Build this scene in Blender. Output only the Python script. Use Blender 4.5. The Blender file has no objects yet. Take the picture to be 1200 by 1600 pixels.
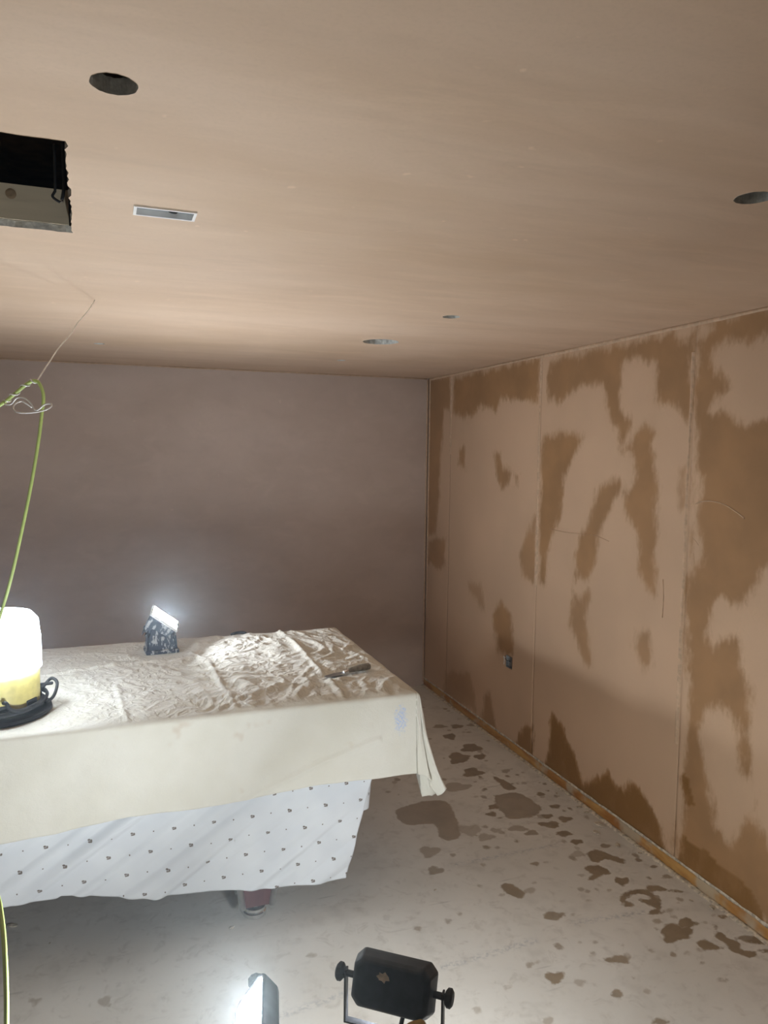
import bpy, bmesh, math, random
import numpy as np
from mathutils import Vector, Matrix, noise as mn

random.seed(7)
scene = bpy.context.scene
COL = scene.collection

# ------------------------------------------------------------------ camera, light, exposure
FPX = 1180.0
YAW, PITCH, ROLL = 0.3533, 0.0808, 0.0115
EYE = np.array([0.0, 0.0, 1.7676])
WX, DY, HZ = 2.2407, 5.151, 2.30          # right wall x, back wall y, ceiling z
LX, NY = -4.4, -4.2                       # left wall x, near wall y (behind the camera)

_f = np.array([math.sin(YAW) * math.cos(PITCH), math.cos(YAW) * math.cos(PITCH), -math.sin(PITCH)])
_r = np.array([math.cos(YAW), -math.sin(YAW), 0.0])
_u = np.cross(_r, _f)
RIGHT = math.cos(ROLL) * _r + math.sin(ROLL) * _u
UP = -math.sin(ROLL) * _r + math.cos(ROLL) * _u
cam_data = bpy.data.cameras.new('camera')
cam_data.sensor_fit = 'VERTICAL'
cam_data.sensor_height = 36.0
cam_data.lens = 36.0 * FPX / 1600.0
cam_data.clip_start = 0.02
cam = bpy.data.objects.new('camera', cam_data)
COL.objects.link(cam)
cam.matrix_world = Matrix(((RIGHT[0], UP[0], -_f[0], EYE[0]),
                           (RIGHT[1], UP[1], -_f[1], EYE[1]),
                           (RIGHT[2], UP[2], -_f[2], EYE[2]), (0, 0, 0, 1)))
scene.camera = cam

world = bpy.data.worlds.new('world')
world.use_nodes = True
world.node_tree.nodes['Background'].inputs[0].default_value = (0.5, 0.6, 0.8, 1)
world.node_tree.nodes['Background'].inputs[1].default_value = 0.0
# thin bluish haze added to the room to imitate lens glow round lamps
glow_haze = world.node_tree.nodes.new('ShaderNodeVolumeScatter')
glow_haze.inputs['Color'].default_value = (0.80, 0.92, 1.0, 1)
glow_haze.inputs['Density'].default_value = 0.016
glow_haze.inputs['Anisotropy'].default_value = 0.8
world.node_tree.links.new(glow_haze.outputs[0], world.node_tree.nodes['World Output'].inputs['Volume'])
scene.world = world
vs = scene.view_settings
vs.view_transform = 'Standard'
vs.look = 'None'
vs.exposure = 0.0
vs.gamma = 1.0
vs.use_curve_mapping = False
scene.cycles.max_bounces = 4
scene.cycles.diffuse_bounces = 3
scene.cycles.adaptive_threshold = 0.12
scene.cycles.glossy_bounces = 2
scene.cycles.caustics_reflective = False
scene.cycles.caustics_refractive = False

LANTERN_L = 20.5      # radiance of the lantern's diffuser
FLOOD_R = 235.0        # right head of the twin floodlight
FLOOD_L = 430.0        # left head
FLOOD_T = 410.0       # little floodlight on the table
LAMP_COL = (0.91, 0.97, 0.99)


def ray(px):
    d = (px[0] - 600) / FPX * RIGHT + (800 - px[1]) / FPX * UP + _f
    return d


def on(px, axis, val):
    d = ray(px)
    return EYE + d * ((val - EYE[axis]) / d[axis])


# ------------------------------------------------------------------ node material helpers
class NT:
    def __init__(self, name):
        self.m = bpy.data.materials.new(name)
        self.m.use_nodes = True
        self.t = self.m.node_tree
        self.b = self.t.nodes['Principled BSDF']

    def n(self, kind, **kw):
        nd = self.t.nodes.new(kind)
        for k, v in kw.items():
            setattr(nd, k, v)
        return nd

    def l(self, a, b):
        self.t.links.new(a, b)

    def val(self, x, sock):
        if isinstance(x, (int, float)):
            sock.default_value = x
        else:
            self.l(x, sock)

    def math(self, op, a, b=0.0, c=None, clamp=False):
        nd = self.n('ShaderNodeMath', operation=op, use_clamp=clamp)
        self.val(a, nd.inputs[0])
        self.val(b, nd.inputs[1])
        if c is not None:
            self.val(c, nd.inputs[2])
        return nd.outputs[0]

    def coord(self, which='Object', scale=(1, 1, 1), rot=(0, 0, 0)):
        tc = self.n('ShaderNodeTexCoord')
        mp = self.n('ShaderNodeMapping')
        mp.inputs['Scale'].default_value = scale
        mp.inputs['Rotation'].default_value = rot
        self.l(tc.outputs[which], mp.inputs[0])
        return mp.outputs[0]

    def noise(self, vec, scale, detail=4, rough=0.55, dist=0.0):
        nd = self.n('ShaderNodeTexNoise')
        self.l(vec, nd.inputs['Vector'])
        nd.inputs['Scale'].default_value = scale
        nd.inputs['Detail'].default_value = min(detail, 3)
        nd.inputs['Roughness'].default_value = rough
        nd.inputs['Distortion'].default_value = dist
        return nd.outputs[0]

    def smooth(self, x, a, b, lo=0.0, hi=1.0):
        nd = self.n('ShaderNodeMapRange', interpolation_type='SMOOTHSTEP')
        self.val(x, nd.inputs[0])
        nd.inputs[1].default_value = a
        nd.inputs[2].default_value = b
        nd.inputs[3].default_value = lo
        nd.inputs[4].default_value = hi
        return nd.outputs[0]

    def mix(self, fac, a, b):
        nd = self.n('ShaderNodeMix', data_type='RGBA')
        self.val(fac, nd.inputs[0])
        for x, s in ((a, nd.inputs[6]), (b, nd.inputs[7])):
            if isinstance(x, tuple):
                s.default_value = x if len(x) == 4 else (*x, 1)
            else:
                self.l(x, s)
        return nd.outputs[2]

    def attr(self, name):
        nd = self.n('ShaderNodeAttribute', attribute_name=name)
        return nd.outputs['Fac']

    def bump(self, h, strength=0.3, dist=0.01):
        nd = self.n('ShaderNodeBump')
        nd.inputs['Strength'].default_value = strength
        nd.inputs['Distance'].default_value = dist
        self.l(h, nd.inputs['Height'])
        self.l(nd.outputs[0], self.b.inputs['Normal'])

    def base(self, x):
        if isinstance(x, tuple):
            self.b.inputs['Base Color'].default_value = (*x, 1)
        else:
            self.l(x, self.b.inputs['Base Color'])

    def set(self, rough=0.6, metal=0.0, spec=0.4):
        if isinstance(rough, (int, float)):
            self.b.inputs['Roughness'].default_value = rough
        else:
            self.l(rough, self.b.inputs['Roughness'])
        self.b.inputs['Metallic'].default_value = metal
        self.b.inputs['Specular IOR Level'].default_value = spec
        return self.m


def simple(name, col, rough=0.6, metal=0.0, var=0.12, scale=25, spec=0.4, bump=0.0):
    t = NT(name)
    v = t.coord()
    n = t.noise(v, scale)
    d = tuple(c * (1 - var * 1.6) for c in col)
    e = tuple(min(1, c * (1 + var)) for c in col)
    t.base(t.mix(t.smooth(n, 0.3, 0.7), d, e))
    if bump:
        t.bump(n, bump, 0.004)
    return t.set(rough, metal, spec)


def glow(name, strength, col=LAMP_COL):
    t = NT(name)
    t.base((0.9, 0.9, 0.9))
    t.b.inputs['Emission Color'].default_value = (*col, 1)
    t.b.inputs['Emission Strength'].default_value = strength
    return t.set(0.5)


M = {}


def mat_skim(name, dry, damp, streak):
    """finish plaster; attribute sd: >0 where still damp, wt: how damp."""
    t = NT(name)
    v = t.coord()
    vs_ = t.coord(scale=(1, 1, 0.45))
    sd = t.attr('sd')
    wt = t.attr('wt')
    n1 = t.noise(vs_, 9, 6, 0.62)
    n2 = t.noise(vs_, 42, 4, 0.65)
    d = t.math('ADD', sd, t.math('MULTIPLY', t.math('SUBTRACT', n1, 0.5), streak))
    d = t.math('ADD', d, t.math('MULTIPLY', t.math('SUBTRACT', n2, 0.5), streak * 0.55))
    f = t.math('MULTIPLY', t.smooth(d, -0.026, 0.030), wt)
    big = t.noise(v, 1.7, 4, 0.5)
    fine = t.noise(v, 140, 2, 0.5)
    dryv = t.mix(t.smooth(big, 0.3, 0.7), tuple(c * 0.93 for c in dry), tuple(min(1, c * 1.05) for c in dry))
    dampv = t.mix(t.smooth(t.noise(v, 4.5, 3), 0.3, 0.7), tuple(c * 0.88 for c in damp), tuple(c * 1.1 for c in damp))
    col = t.mix(t.math('MINIMUM', f, 1.0), dryv, dampv)
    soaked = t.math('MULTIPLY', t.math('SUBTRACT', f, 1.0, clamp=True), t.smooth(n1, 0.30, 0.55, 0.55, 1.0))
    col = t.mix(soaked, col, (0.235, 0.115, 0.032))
    col = t.mix(t.math('MULTIPLY', t.smooth(fine, 0.5, 0.75), 0.10), col, tuple(c * 0.7 for c in dry))
    t.base(col)
    hgt = t.math('ADD', t.math('MULTIPLY', t.noise(t.coord(scale=(1, 1, 0.35)), 14, 5, 0.6), 1.0),
                 t.math('MULTIPLY', fine, 0.15))
    t.bump(hgt, 0.16, 0.006)
    return t.set(0.72, 0, 0.25)


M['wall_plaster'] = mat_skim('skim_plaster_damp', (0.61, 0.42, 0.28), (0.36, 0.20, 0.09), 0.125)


def mat_ceiling(name, a, b, c, sc=(0.35, 1.5, 1), rot=0.12, bumpy=0.12):
    t = NT(name)
    v = t.coord(scale=sc, rot=(0, 0, rot))
    v0 = t.coord()
    n1 = t.noise(v, 2.2, 5, 0.55, 0.4)
    n2 = t.noise(v, 9.0, 4, 0.6)
    n3 = t.noise(v0, 1.1, 3, 0.5)
    col = t.mix(t.smooth(n1, 0.32, 0.68), a, b)
    col = t.mix(t.math('MULTIPLY', t.smooth(n3, 0.45, 0.75), 0.6), col, c)
    col = t.mix(t.math('MULTIPLY', t.smooth(n2, 0.55, 0.8), 0.25), col, tuple(x * 0.82 for x in a))
    tr = t.noise(t.coord(scale=(sc[0] * 1.9, sc[1] * 1.6, sc[2] * 1.6), rot=(0, 0, rot + 0.08)), 4.5, 3, 0.62, 0.6)
    col = t.mix(t.math('MULTIPLY', t.smooth(tr, 0.50, 0.72), 0.24), col, tuple(min(1.0, x * 1.16) for x in b))
    col = t.mix(t.math('MULTIPLY', t.smooth(tr, 0.48, 0.28), 0.22), col, tuple(x * 0.84 for x in a))
    gr = t.noise(v0, 120, 3, 0.7)
    col = t.mix(t.math('MULTIPLY', t.smooth(gr, 0.45, 0.7), 0.14), col, tuple(x * 0.75 for x in a))
    tk = t.noise(v0, 26, 2, 0.5)
    col = t.mix(t.math('MULTIPLY', t.smooth(tk, 0.72, 0.78), 0.45), col, tuple(min(1.0, x * 1.25) for x in b))
    t.base(col)
    t.bump(t.math('MULTIPLY', tr, 1.2), bumpy, 0.012)
    return t.set(0.62, 0, 0.3)


M['ceiling_plaster'] = mat_ceiling('skim_plaster_ceiling', (0.67, 0.485, 0.34), (0.73, 0.545, 0.40), (0.61, 0.425, 0.27))
M['back_plaster'] = mat_ceiling('skim_plaster_dry', (0.58, 0.465, 0.395), (0.64, 0.52, 0.45), (0.55, 0.435, 0.36), (0.6, 1, 1.3), 0.0, 0.08)
M['plaster_ridge'] = simple('plaster_ridge_dry', (0.60, 0.42, 0.28), 0.8, var=0.1, scale=40, bump=0.3)
M['plaster_scratch'] = simple('plaster_scratch', (0.545, 0.365, 0.235), 0.8, var=0.1, scale=40)
M['plaster_white'] = simple('plaster_crumb_pale', (0.62, 0.54, 0.43), 0.9, var=0.25, scale=60, bump=0.4)
M['board_core'] = simple('plasterboard_cut_core', (0.76, 0.74, 0.68), 0.9, var=0.15, scale=70, bump=0.5)


def mat_floor():
    t = NT('concrete_slab')
    v = t.coord()
    sd = t.attr('sd')
    wt = t.attr('wt')
    n1 = t.noise(v, 28, 4, 0.6)
    d = t.math('ADD', sd, t.math('MULTIPLY', t.math('SUBTRACT', n1, 0.5), 0.030))
    d = t.math('ADD', d, t.math('MULTIPLY', t.math('SUBTRACT', t.noise(v, 90, 3, 0.6), 0.5), 0.010))
    f = t.math('MULTIPLY', t.smooth(d, -0.005, 0.006), wt)
    big = t.noise(v, 1.3, 5, 0.6, 0.3)
    mid = t.noise(v, 7, 5, 0.65)
    fine = t.noise(v, 160, 3, 0.6)
    col = t.mix(t.smooth(big, 0.3, 0.7), (0.65, 0.62, 0.57), (0.76, 0.735, 0.69))
    col = t.mix(t.math('MULTIPLY', t.smooth(mid, 0.5, 0.75), 0.35), col, (0.45, 0.42, 0.375))
    col = t.mix(t.math('MULTIPLY', t.smooth(fine, 0.56, 0.72), 0.3), col, (0.76, 0.73, 0.68))
    # faint dark scuffs, long and thin
    sc = t.noise(t.coord(scale=(0.7, 6, 1), rot=(0, 0, -0.25)), 3.5, 6, 0.7)
    col = t.mix(t.math('MULTIPLY', t.smooth(sc, 0.64, 0.72), 0.28), col, (0.25, 0.23, 0.21))
    grime = t.noise(v, 16, 6, 0.75, 0.5)
    col = t.mix(t.math('MULTIPLY', t.smooth(grime, 0.52, 0.70), 0.30), col, (0.40, 0.36, 0.31))
    chalk = t.math('MULTIPLY', t.attr('chalk'), t.smooth(t.noise(v, 60, 4, 0.7), 0.44, 0.60))
    col = t.mix(t.math('MULTIPLY', chalk, 0.5), col, (0.33, 0.345, 0.37))
    damp = t.mix(t.smooth(mid, 0.35, 0.65), (0.235, 0.172, 0.105), (0.30, 0.225, 0.145))
    t.base(t.mix(f, col, damp))
    t.bump(t.math('ADD', t.math('MULTIPLY', fine, 0.35), mid), 0.14, 0.004)
    return t.set(t.math('SUBTRACT', 0.72, t.math('MULTIPLY', f, 0.18)), 0, 0.35)


M['concrete'] = mat_floor()


def mat_wood(name, a, b, axis_scale, knots=0.0):
    t = NT(name)
    v = t.coord(scale=axis_scale)
    n = t.noise(v, 9, 5, 0.6, 0.8)
    n2 = t.noise(v, 40, 3, 0.6)
    col = t.mix(t.smooth(n, 0.3, 0.7), a, b)
    col = t.mix(t.math('MULTIPLY', t.smooth(n2, 0.5, 0.8), 0.3), col, tuple(c * 0.5 for c in a))
    t.base(col)
    t.bump(n2, 0.2, 0.002)
    return t.set(0.7, 0, 0.3)


M['joist'] = mat_wood('pale_joist_timber', (0.64, 0.56, 0.42), (0.74, 0.66, 0.51), (0.15, 1, 1.4))
M['dark_joist'] = mat_wood('old_brown_timber', (0.16, 0.09, 0.05), (0.22, 0.13, 0.07), (1, 1, 0.2))
M['deck'] = simple('underside_of_boards', (0.48, 0.36, 0.25), 0.9, var=0.3, scale=6)
M['prop'] = mat_wood('prop_timber', (0.45, 0.26, 0.12), (0.52, 0.32, 0.16), (1, 1, 0.2))
M['knot'] = simple('wood_knot', (0.34, 0.25, 0.16), 0.7)


def mat_sole():
    t = NT('sole_plate_timber')
    v = t.coord(scale=(1, 0.25, 1))
    n = t.noise(v, 12, 5, 0.65, 0.6)
    n2 = t.noise(t.coord(), 5, 4, 0.6)
    col = t.mix(t.smooth(n, 0.35, 0.65), (0.36, 0.15, 0.035), (0.55, 0.31, 0.10))
    col = t.mix(t.math('MULTIPLY', t.smooth(n2, 0.52, 0.64), 0.8), col, (0.50, 0.42, 0.31))
    t.base(col)
    t.bump(n, 0.4, 0.004)
    return t.set(0.65)


M['sole'] = mat_sole()


def mat_cream():
    t = NT('cream_cotton_twill')
    v = t.coord('UV')
    weave = t.noise(t.coord('UV', (1, 1, 1)), 260, 2, 0.6)
    blot = t.noise(v, 3.0, 5, 0.6)
    spk = t.noise(v, 38, 3, 0.7)
    col = t.mix(t.smooth(blot, 0.35, 0.7), (0.735, 0.71, 0.625), (0.80, 0.78, 0.71))
    col = t.mix(t.math('MULTIPLY', t.smooth(weave, 0.45, 0.65), 0.22), col, (0.83, 0.80, 0.71))
    st = t.noise(v, 6.5, 4, 0.65)
    col = t.mix(t.math('MULTIPLY', t.smooth(st, 0.62, 0.74), 0.35), col, (0.56, 0.42, 0.30))
    red = t.math('MULTIPLY', t.smooth(spk, 0.70, 0.78), 0.5)
    col = t.mix(red, col, (0.50, 0.30, 0.22))
    # pale blue paint smear near the hanging front corner
    sp = t.n('ShaderNodeSeparateXYZ')
    t.l(t.n('ShaderNodeTexCoord').outputs['UV'], sp.inputs[0])
    du = t.math('SUBTRACT', sp.outputs[0], 1.030)
    dv = t.math('SUBTRACT', sp.outputs[1], -0.100)
    dd = t.math('SQRT', t.math('ADD', t.math('POWER', t.math('DIVIDE', du, 0.026), 2.0),
                               t.math('POWER', t.math('DIVIDE', dv, 0.050), 2.0)))
    dd = t.math('ADD', dd, t.math('MULTIPLY', t.math('SUBTRACT', t.noise(v, 70, 4, 0.7), 0.5), 2.4))
    col = t.mix(t.math('MULTIPLY', t.math('MULTIPLY', t.smooth(dd, 1.3, 0.5), t.smooth(t.noise(v, 160, 4, 0.7), 0.42, 0.58)), 1.0), col, (0.50, 0.61, 0.86))
    t.base(col)
    wv = t.n('ShaderNodeVectorMath', operation='ADD')
    t.l(v, wv.inputs[0])
    wn = t.n('ShaderNodeTexNoise')
    wn.inputs['Scale'].default_value = 7
    t.l(v, wn.inputs['Vector'])
    ws = t.n('ShaderNodeVectorMath', operation='SCALE')
    ws.inputs['Scale'].default_value = 0.10
    t.l(wn.outputs['Color'], ws.inputs[0])
    t.l(ws.outputs[0], wv.inputs[1])

    def crease(sc):
        a = t.noise(wv.outputs[0], sc, 2, 0.5)
        return t.math('SUBTRACT', 1.0, t.smooth(t.math('ABSOLUTE', t.math('SUBTRACT', a, 0.5)), 0.0, 0.09))
    cr = t.math('ADD', crease(13), t.math('MULTIPLY', crease(27), 0.55))
    cr = t.math('MULTIPLY', cr, t.smooth(sp.outputs[1], 0.0, 0.05, 0.06, 1.0))
    hh = t.math('ADD', t.math('MULTIPLY', weave, 0.25), t.math('MULTIPLY', t.noise(v, 55, 4, 0.6), 0.6))
    t.bump(t.math('ADD', hh, t.math('MULTIPLY', cr, 0.9)), 0.42, 0.006)
    t.b.inputs['Sheen Weight'].default_value = 0.15
    return t.set(0.9, 0, 0.15)


M['cream'] = mat_cream()


def mat_print():
    """white bed sheet with rows of little brown printed motifs, laid out on the cloth's own UVs (metres)."""
    t = NT('white_printed_cotton')
    tc = t.n('ShaderNodeTexCoord')
    sp = t.n('ShaderNodeSeparateXYZ')
    t.l(tc.outputs['UV'], sp.inputs[0])
    PX, PZ, SH = 0.137, 0.074, -0.42

    def lattice(offu, offv):
        u = t.math('DIVIDE', sp.outputs[0], PX)
        v = t.math('ADD', t.math('DIVIDE', sp.outputs[1], PZ), offv)
        row = t.math('ROUND', v)
        uu = t.math('ADD', t.math('ADD', u, t.math('MULTIPLY', row, -SH)), offu)
        du = t.math('MULTIPLY', t.math('SUBTRACT', uu, t.math('ROUND', uu)), PX)
        dv = t.math('MULTIPLY', t.math('SUBTRACT', v, row), PZ)
        return du, dv

    def disc(du, dv, ox, oy, rx, ry):
        a = t.math('POWER', t.math('DIVIDE', t.math('SUBTRACT', du, ox), rx), 2.0)
        b = t.math('POWER', t.math('DIVIDE', t.math('SUBTRACT', dv, oy), ry), 2.0)
        return t.smooth(t.math('ADD', a, b), 1.25, 0.7)

    du, dv = lattice(0.0, 0.0)
    motif = t.math('MAXIMUM', disc(du, dv, -0.0030, 0.0032, 0.0046, 0.0034), disc(du, dv, 0.0044, -0.0004, 0.0034, 0.0052))
    motif = t.math('MAXIMUM', motif, disc(du, dv, -0.0012, -0.0034, 0.0052, 0.0026))
    d2, e2 = lattice(0.5, 0.0)
    dot = disc(d2, e2, 0.0, 0.0, 0.0024, 0.0027)
    v = t.coord('UV')
    base = t.mix(t.smooth(t.noise(v, 5, 4), 0.3, 0.7), (0.74, 0.77, 0.82), (0.82, 0.85, 0.89))
    brk = t.smooth(t.noise(v, 400, 2), 0.35, 0.5, 0.55, 1.0)
    col = t.mix(t.math('MULTIPLY', t.math('MAXIMUM', motif, dot), brk), base, (0.16, 0.12, 0.095))
    t.base(col)
    t.bump(t.noise(v, 300, 2), 0.08, 0.001)
    return t.set(0.85, 0, 0.2)


M['print'] = mat_print()
M['black_paint'] = simple('black_enamel_scuffed', (0.022, 0.023, 0.027), 0.42, var=0.3, scale=30)
M['black_rubber'] = simple('black_rubber', (0.03, 0.031, 0.035), 0.6, var=0.2)
M['yellow'] = simple('yellow_plastic', (0.80, 0.70, 0.24), 0.45, var=0.08)
M['yellow_stand'] = simple('yellow_painted_steel', (0.50, 0.34, 0.08), 0.5, var=0.12)
M['chrome'] = simple('chrome', (0.75, 0.75, 0.76), 0.16, 1.0, var=0.04)
M['alu'] = simple('aluminium_trim', (0.70, 0.70, 0.70), 0.34, 1.0, var=0.06)
M['steel'] = simple('galvanised_steel', (0.42, 0.43, 0.44), 0.35, 1.0, var=0.15)
M['wire'] = simple('galvanised_wire', (0.78, 0.77, 0.75), 0.4, 0.2, var=0.1)
M['burgundy'] = mat_wood('burgundy_laminate', (0.115, 0.045, 0.05), (0.15, 0.06, 0.062), (1, 1, 0.2))
M['cabinet'] = mat_wood('dark_table_cabinet', (0.13, 0.055, 0.05), (0.17, 0.075, 0.06), (0.2, 1, 1))
M['green_cloth'] = simple('pool_cloth', (0.02, 0.14, 0.06), 0.95)
M['green_cable'] = simple('yellow_green_cable', (0.50, 0.64, 0.20), 0.4, var=0.06)
M['white_plastic'] = simple('white_plastic', (0.90, 0.89, 0.86), 0.4, var=0.04)
M['housing_grey'] = simple('grey_zinc_housing', (0.78, 0.81, 0.84), 0.45, 0.0, var=0.1)
M['knife_handle'] = simple('grey_worn_handle', (0.29, 0.275, 0.24), 0.6, var=0.25, scale=60)
M['glow_lantern'] = glow('lantern_diffuser_lit', LANTERN_L, (0.82, 0.94, 1.08))
M['glow_right'] = glow('floodlight_glass_lit_right', FLOOD_R)
M['glow_left'] = glow('floodlight_glass_lit_left', FLOOD_L)
M['glow_table'] = glow('floodlight_glass_lit_small', FLOOD_T, (0.88, 0.96, 1.04))


def mat_splashed():
    t = NT('black_metal_splashed_with_plaster')
    v = t.coord()
    n = t.noise(t.coord(scale=(1, 1, 0.45)), 55, 4, 0.65)
    col = t.mix(t.smooth(n, 0.52, 0.60), (0.035, 0.045, 0.075), (0.55, 0.55, 0.55))
    t.base(col)
    t.bump(n, 0.3, 0.002)
    return t.set(0.5)


M['splashed'] = mat_splashed()


# ------------------------------------------------------------------ mesh helpers
def mesh_obj(name, verts, faces, mat, parent=None, smooth=False, uvs=None):
    me = bpy.data.meshes.new(name)
    me.from_pydata([tuple(map(float, v)) for v in verts], [], [tuple(int(i) for i in f) for f in faces])
    me.update()
    if uvs is not None:
        lay = me.uv_layers.new(name='UVMap')
        idx = np.empty(len(me.loops), dtype=np.int32)
        me.loops.foreach_get('vertex_index', idx)
        lay.data.foreach_set('uv', np.asarray(uvs, dtype=np.float32)[idx].ravel())
    if smooth:
        me.polygons.foreach_set('use_smooth', np.ones(len(me.polygons), dtype=bool))
    if mat is not None:
        me.materials.append(M[mat])
    o = bpy.data.objects.new(name, me)
    COL.objects.link(o)
    if parent is not None:
        o.parent = parent
    return o


def bm_obj(name, bm, mat, parent=None, smooth=False, weld=False):
    bmesh.ops.recalc_face_normals(bm, faces=bm.faces)
    me = bpy.data.meshes.new(name)
    bm.to_mesh(me)
    bm.free()
    if smooth:
        me.polygons.foreach_set('use_smooth', np.ones(len(me.polygons), dtype=bool))
    me.materials.append(M[mat])
    o = bpy.data.objects.new(name, me)
    COL.objects.link(o)
    if parent is not None:
        o.parent = parent
    return o


def auto_smooth(o, ang=40):
    me = o.data
    me.polygons.foreach_set('use_smooth', np.ones(len(me.polygons), dtype=bool))
    me.set_sharp_from_angle(angle=math.radians(ang))
    return o


def empty(name, loc=(0, 0, 0), rz=0.0):
    o = bpy.data.objects.new(name, None)
    o.location = loc
    o.rotation_euler = (0, 0, rz)
    o.empty_display_size = 0.05
    COL.objects.link(o)
    return o


def tag(o, label, cat, group=None, kind=None):
    o['label'] = label
    o['category'] = cat
    if group:
        o['group'] = group
    if kind:
        o['kind'] = kind
    return o


def add_box(bm, lo, hi, bevel=0.0, seg=2):
    vs_ = [bm.verts.new((x, y, z)) for x in (lo[0], hi[0]) for y in (lo[1], hi[1]) for z in (lo[2], hi[2])]
    q = [(0, 1, 3, 2), (4, 6, 7, 5), (0, 4, 5, 1), (2, 3, 7, 6), (0, 2, 6, 4), (1, 5, 7, 3)]
    fs = [bm.faces.new([vs_[i] for i in f]) for f in q]
    if bevel:
        es = list({e for f in fs for e in f.edges})
        bmesh.ops.bevel(bm, geom=es, offset=bevel, segments=seg, affect='EDGES', profile=0.5)


def box(name, lo, hi, mat, parent=None, bevel=0.0):
    bm = bmesh.new()
    add_box(bm, lo, hi, bevel)
    o = bm_obj(name, bm, mat, parent)
    if bevel:
        auto_smooth(o)
    return o


def lathe(name, prof, mat, parent=None, seg=48, center=(0, 0), closed=True, ang=35):
    vv, ff = [], []
    for (r, z) in prof:
        for k in range(seg):
            a = 2 * math.pi * k / seg
            vv.append((center[0] + r * math.cos(a), center[1] + r * math.sin(a), z))
    n = len(prof)
    for i in range(n - 1):
        for k in range(seg):
            k2 = (k + 1) % seg
            ff.append((i * seg + k, i * seg + k2, (i + 1) * seg + k2, (i + 1) * seg + k))
    if closed:
        ff.append(tuple(range(seg))[::-1])
        ff.append(tuple(range((n - 1) * seg, n * seg)))
    return auto_smooth(mesh_obj(name, vv, ff, mat, parent), ang)


def catmull(pts, n=8):
    P = [Vector(p) for p in pts]
    P = [P[0] * 2 - P[1]] + P + [P[-1] * 2 - P[-2]]
    out = []
    for i in range(1, len(P) - 2):
        a, b, c, d = P[i - 1:i + 3]
        for k in range(n):
            t = k / n
            out.append(0.5 * ((2 * b) + (c - a) * t + (2 * a - 5 * b + 4 * c - d) * t * t + (3 * b - a - 3 * c + d) * t ** 3))
    out.append(P[-2])
    return out


def tube(name, pts, r, mat, parent=None, seg=8, spline=6):
    P = catmull(pts, spline) if spline else [Vector(p) for p in pts]
    n = len(P)
    vv, ff = [], []
    t0 = (P[1] - P[0]).normalized()
    up = Vector((0, 0, 1)) if abs(t0.z) < 0.9 else Vector((1, 0, 0))
    nrm = (up - t0 * up.dot(t0)).normalized()
    for i in range(n):
        t = (P[min(i + 1, n - 1)] - P[max(i - 1, 0)]).normalized()
        nrm = (nrm - t * nrm.dot(t)).normalized()
        b = t.cross(nrm)
        rr = r[i] if isinstance(r, (list, tuple)) else r
        for k in range(seg):
            a = 2 * math.pi * k / seg
            vv.append(P[i] + (nrm * math.cos(a) + b * math.sin(a)) * rr)
    for i in range(n - 1):
        for k in range(seg):
            k2 = (k + 1) % seg
            ff.append((i * seg + k, i * seg + k2, (i + 1) * seg + k2, (i + 1) * seg + k))
    ff.append(tuple(range(seg))[::-1])
    ff.append(tuple(range((n - 1) * seg, n * seg)))
    return mesh_obj(name, vv, ff, mat, parent, smooth=True)


def poly_sd(px, py, poly):
    """signed distance, positive inside; px, py flat arrays."""
    poly = np.asarray(poly, float)
    d2 = np.full(px.shape, 1e9)
    ins = np.zeros(px.shape, bool)
    n = len(poly)
    for i in range(n):
        ax, ay = poly[i]
        bx, by = poly[(i + 1) % n]
        ex, ey = bx - ax, by - ay
        wx, wy = px - ax, py - ay
        t = np.clip((wx * ex + wy * ey) / (ex * ex + ey * ey + 1e-12), 0, 1)
        d2 = np.minimum(d2, (wx - ex * t) ** 2 + (wy - ey * t) ** 2)
        c = ((ay <= py) & (by > py)) | ((by <= py) & (ay > py))
        with np.errstate(divide='ignore', invalid='ignore'):
            xi = ax + (py - ay) / (by - ay) * ex
        ins ^= c & (px < xi)
    return np.where(ins, 1, -1) * np.sqrt(d2)


def float_attr(me, name, arr):
    a = me.attributes.new(name, 'FLOAT', 'POINT')
    a.data.foreach_set('value', np.asarray(arr, dtype=np.float32))


def grid_faces(nu, nv, keep=None):
    i, j = np.meshgrid(np.arange(nu - 1), np.arange(nv - 1), indexing='ij')
    a = (i * nv + j).ravel()
    f = np.stack([a, a + nv, a + nv + 1, a + 1], 1)
    return f if keep is None else f[keep]


# ------------------------------------------------------------------ floor
def z6(pts):
    return [(660 + x / 2.2222, 460 + y / 2.2222) for x, y in pts]


def z7(pts):
    return [(660 + x / 2.2222, 1000 + y / 2.2222) for x, y in pts]


def z3(pts):
    return [(860 + x / 3.529, 1180 + y / 3.529) for x, y in pts]


def ell(cx, cy, rx, ry, n=18):
    ph = random.random() * 6
    return [(cx + rx * (1 + 0.16 * math.sin(3 * a + ph) + 0.10 * math.sin(5 * a + 2 * ph)) * math.cos(a),
             cy + ry * (1 + 0.16 * math.sin(3 * a + ph) + 0.10 * math.sin(5 * a + 2 * ph)) * math.sin(a))
            for a in [2 * math.pi * k / n for k in range(n)]]


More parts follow.
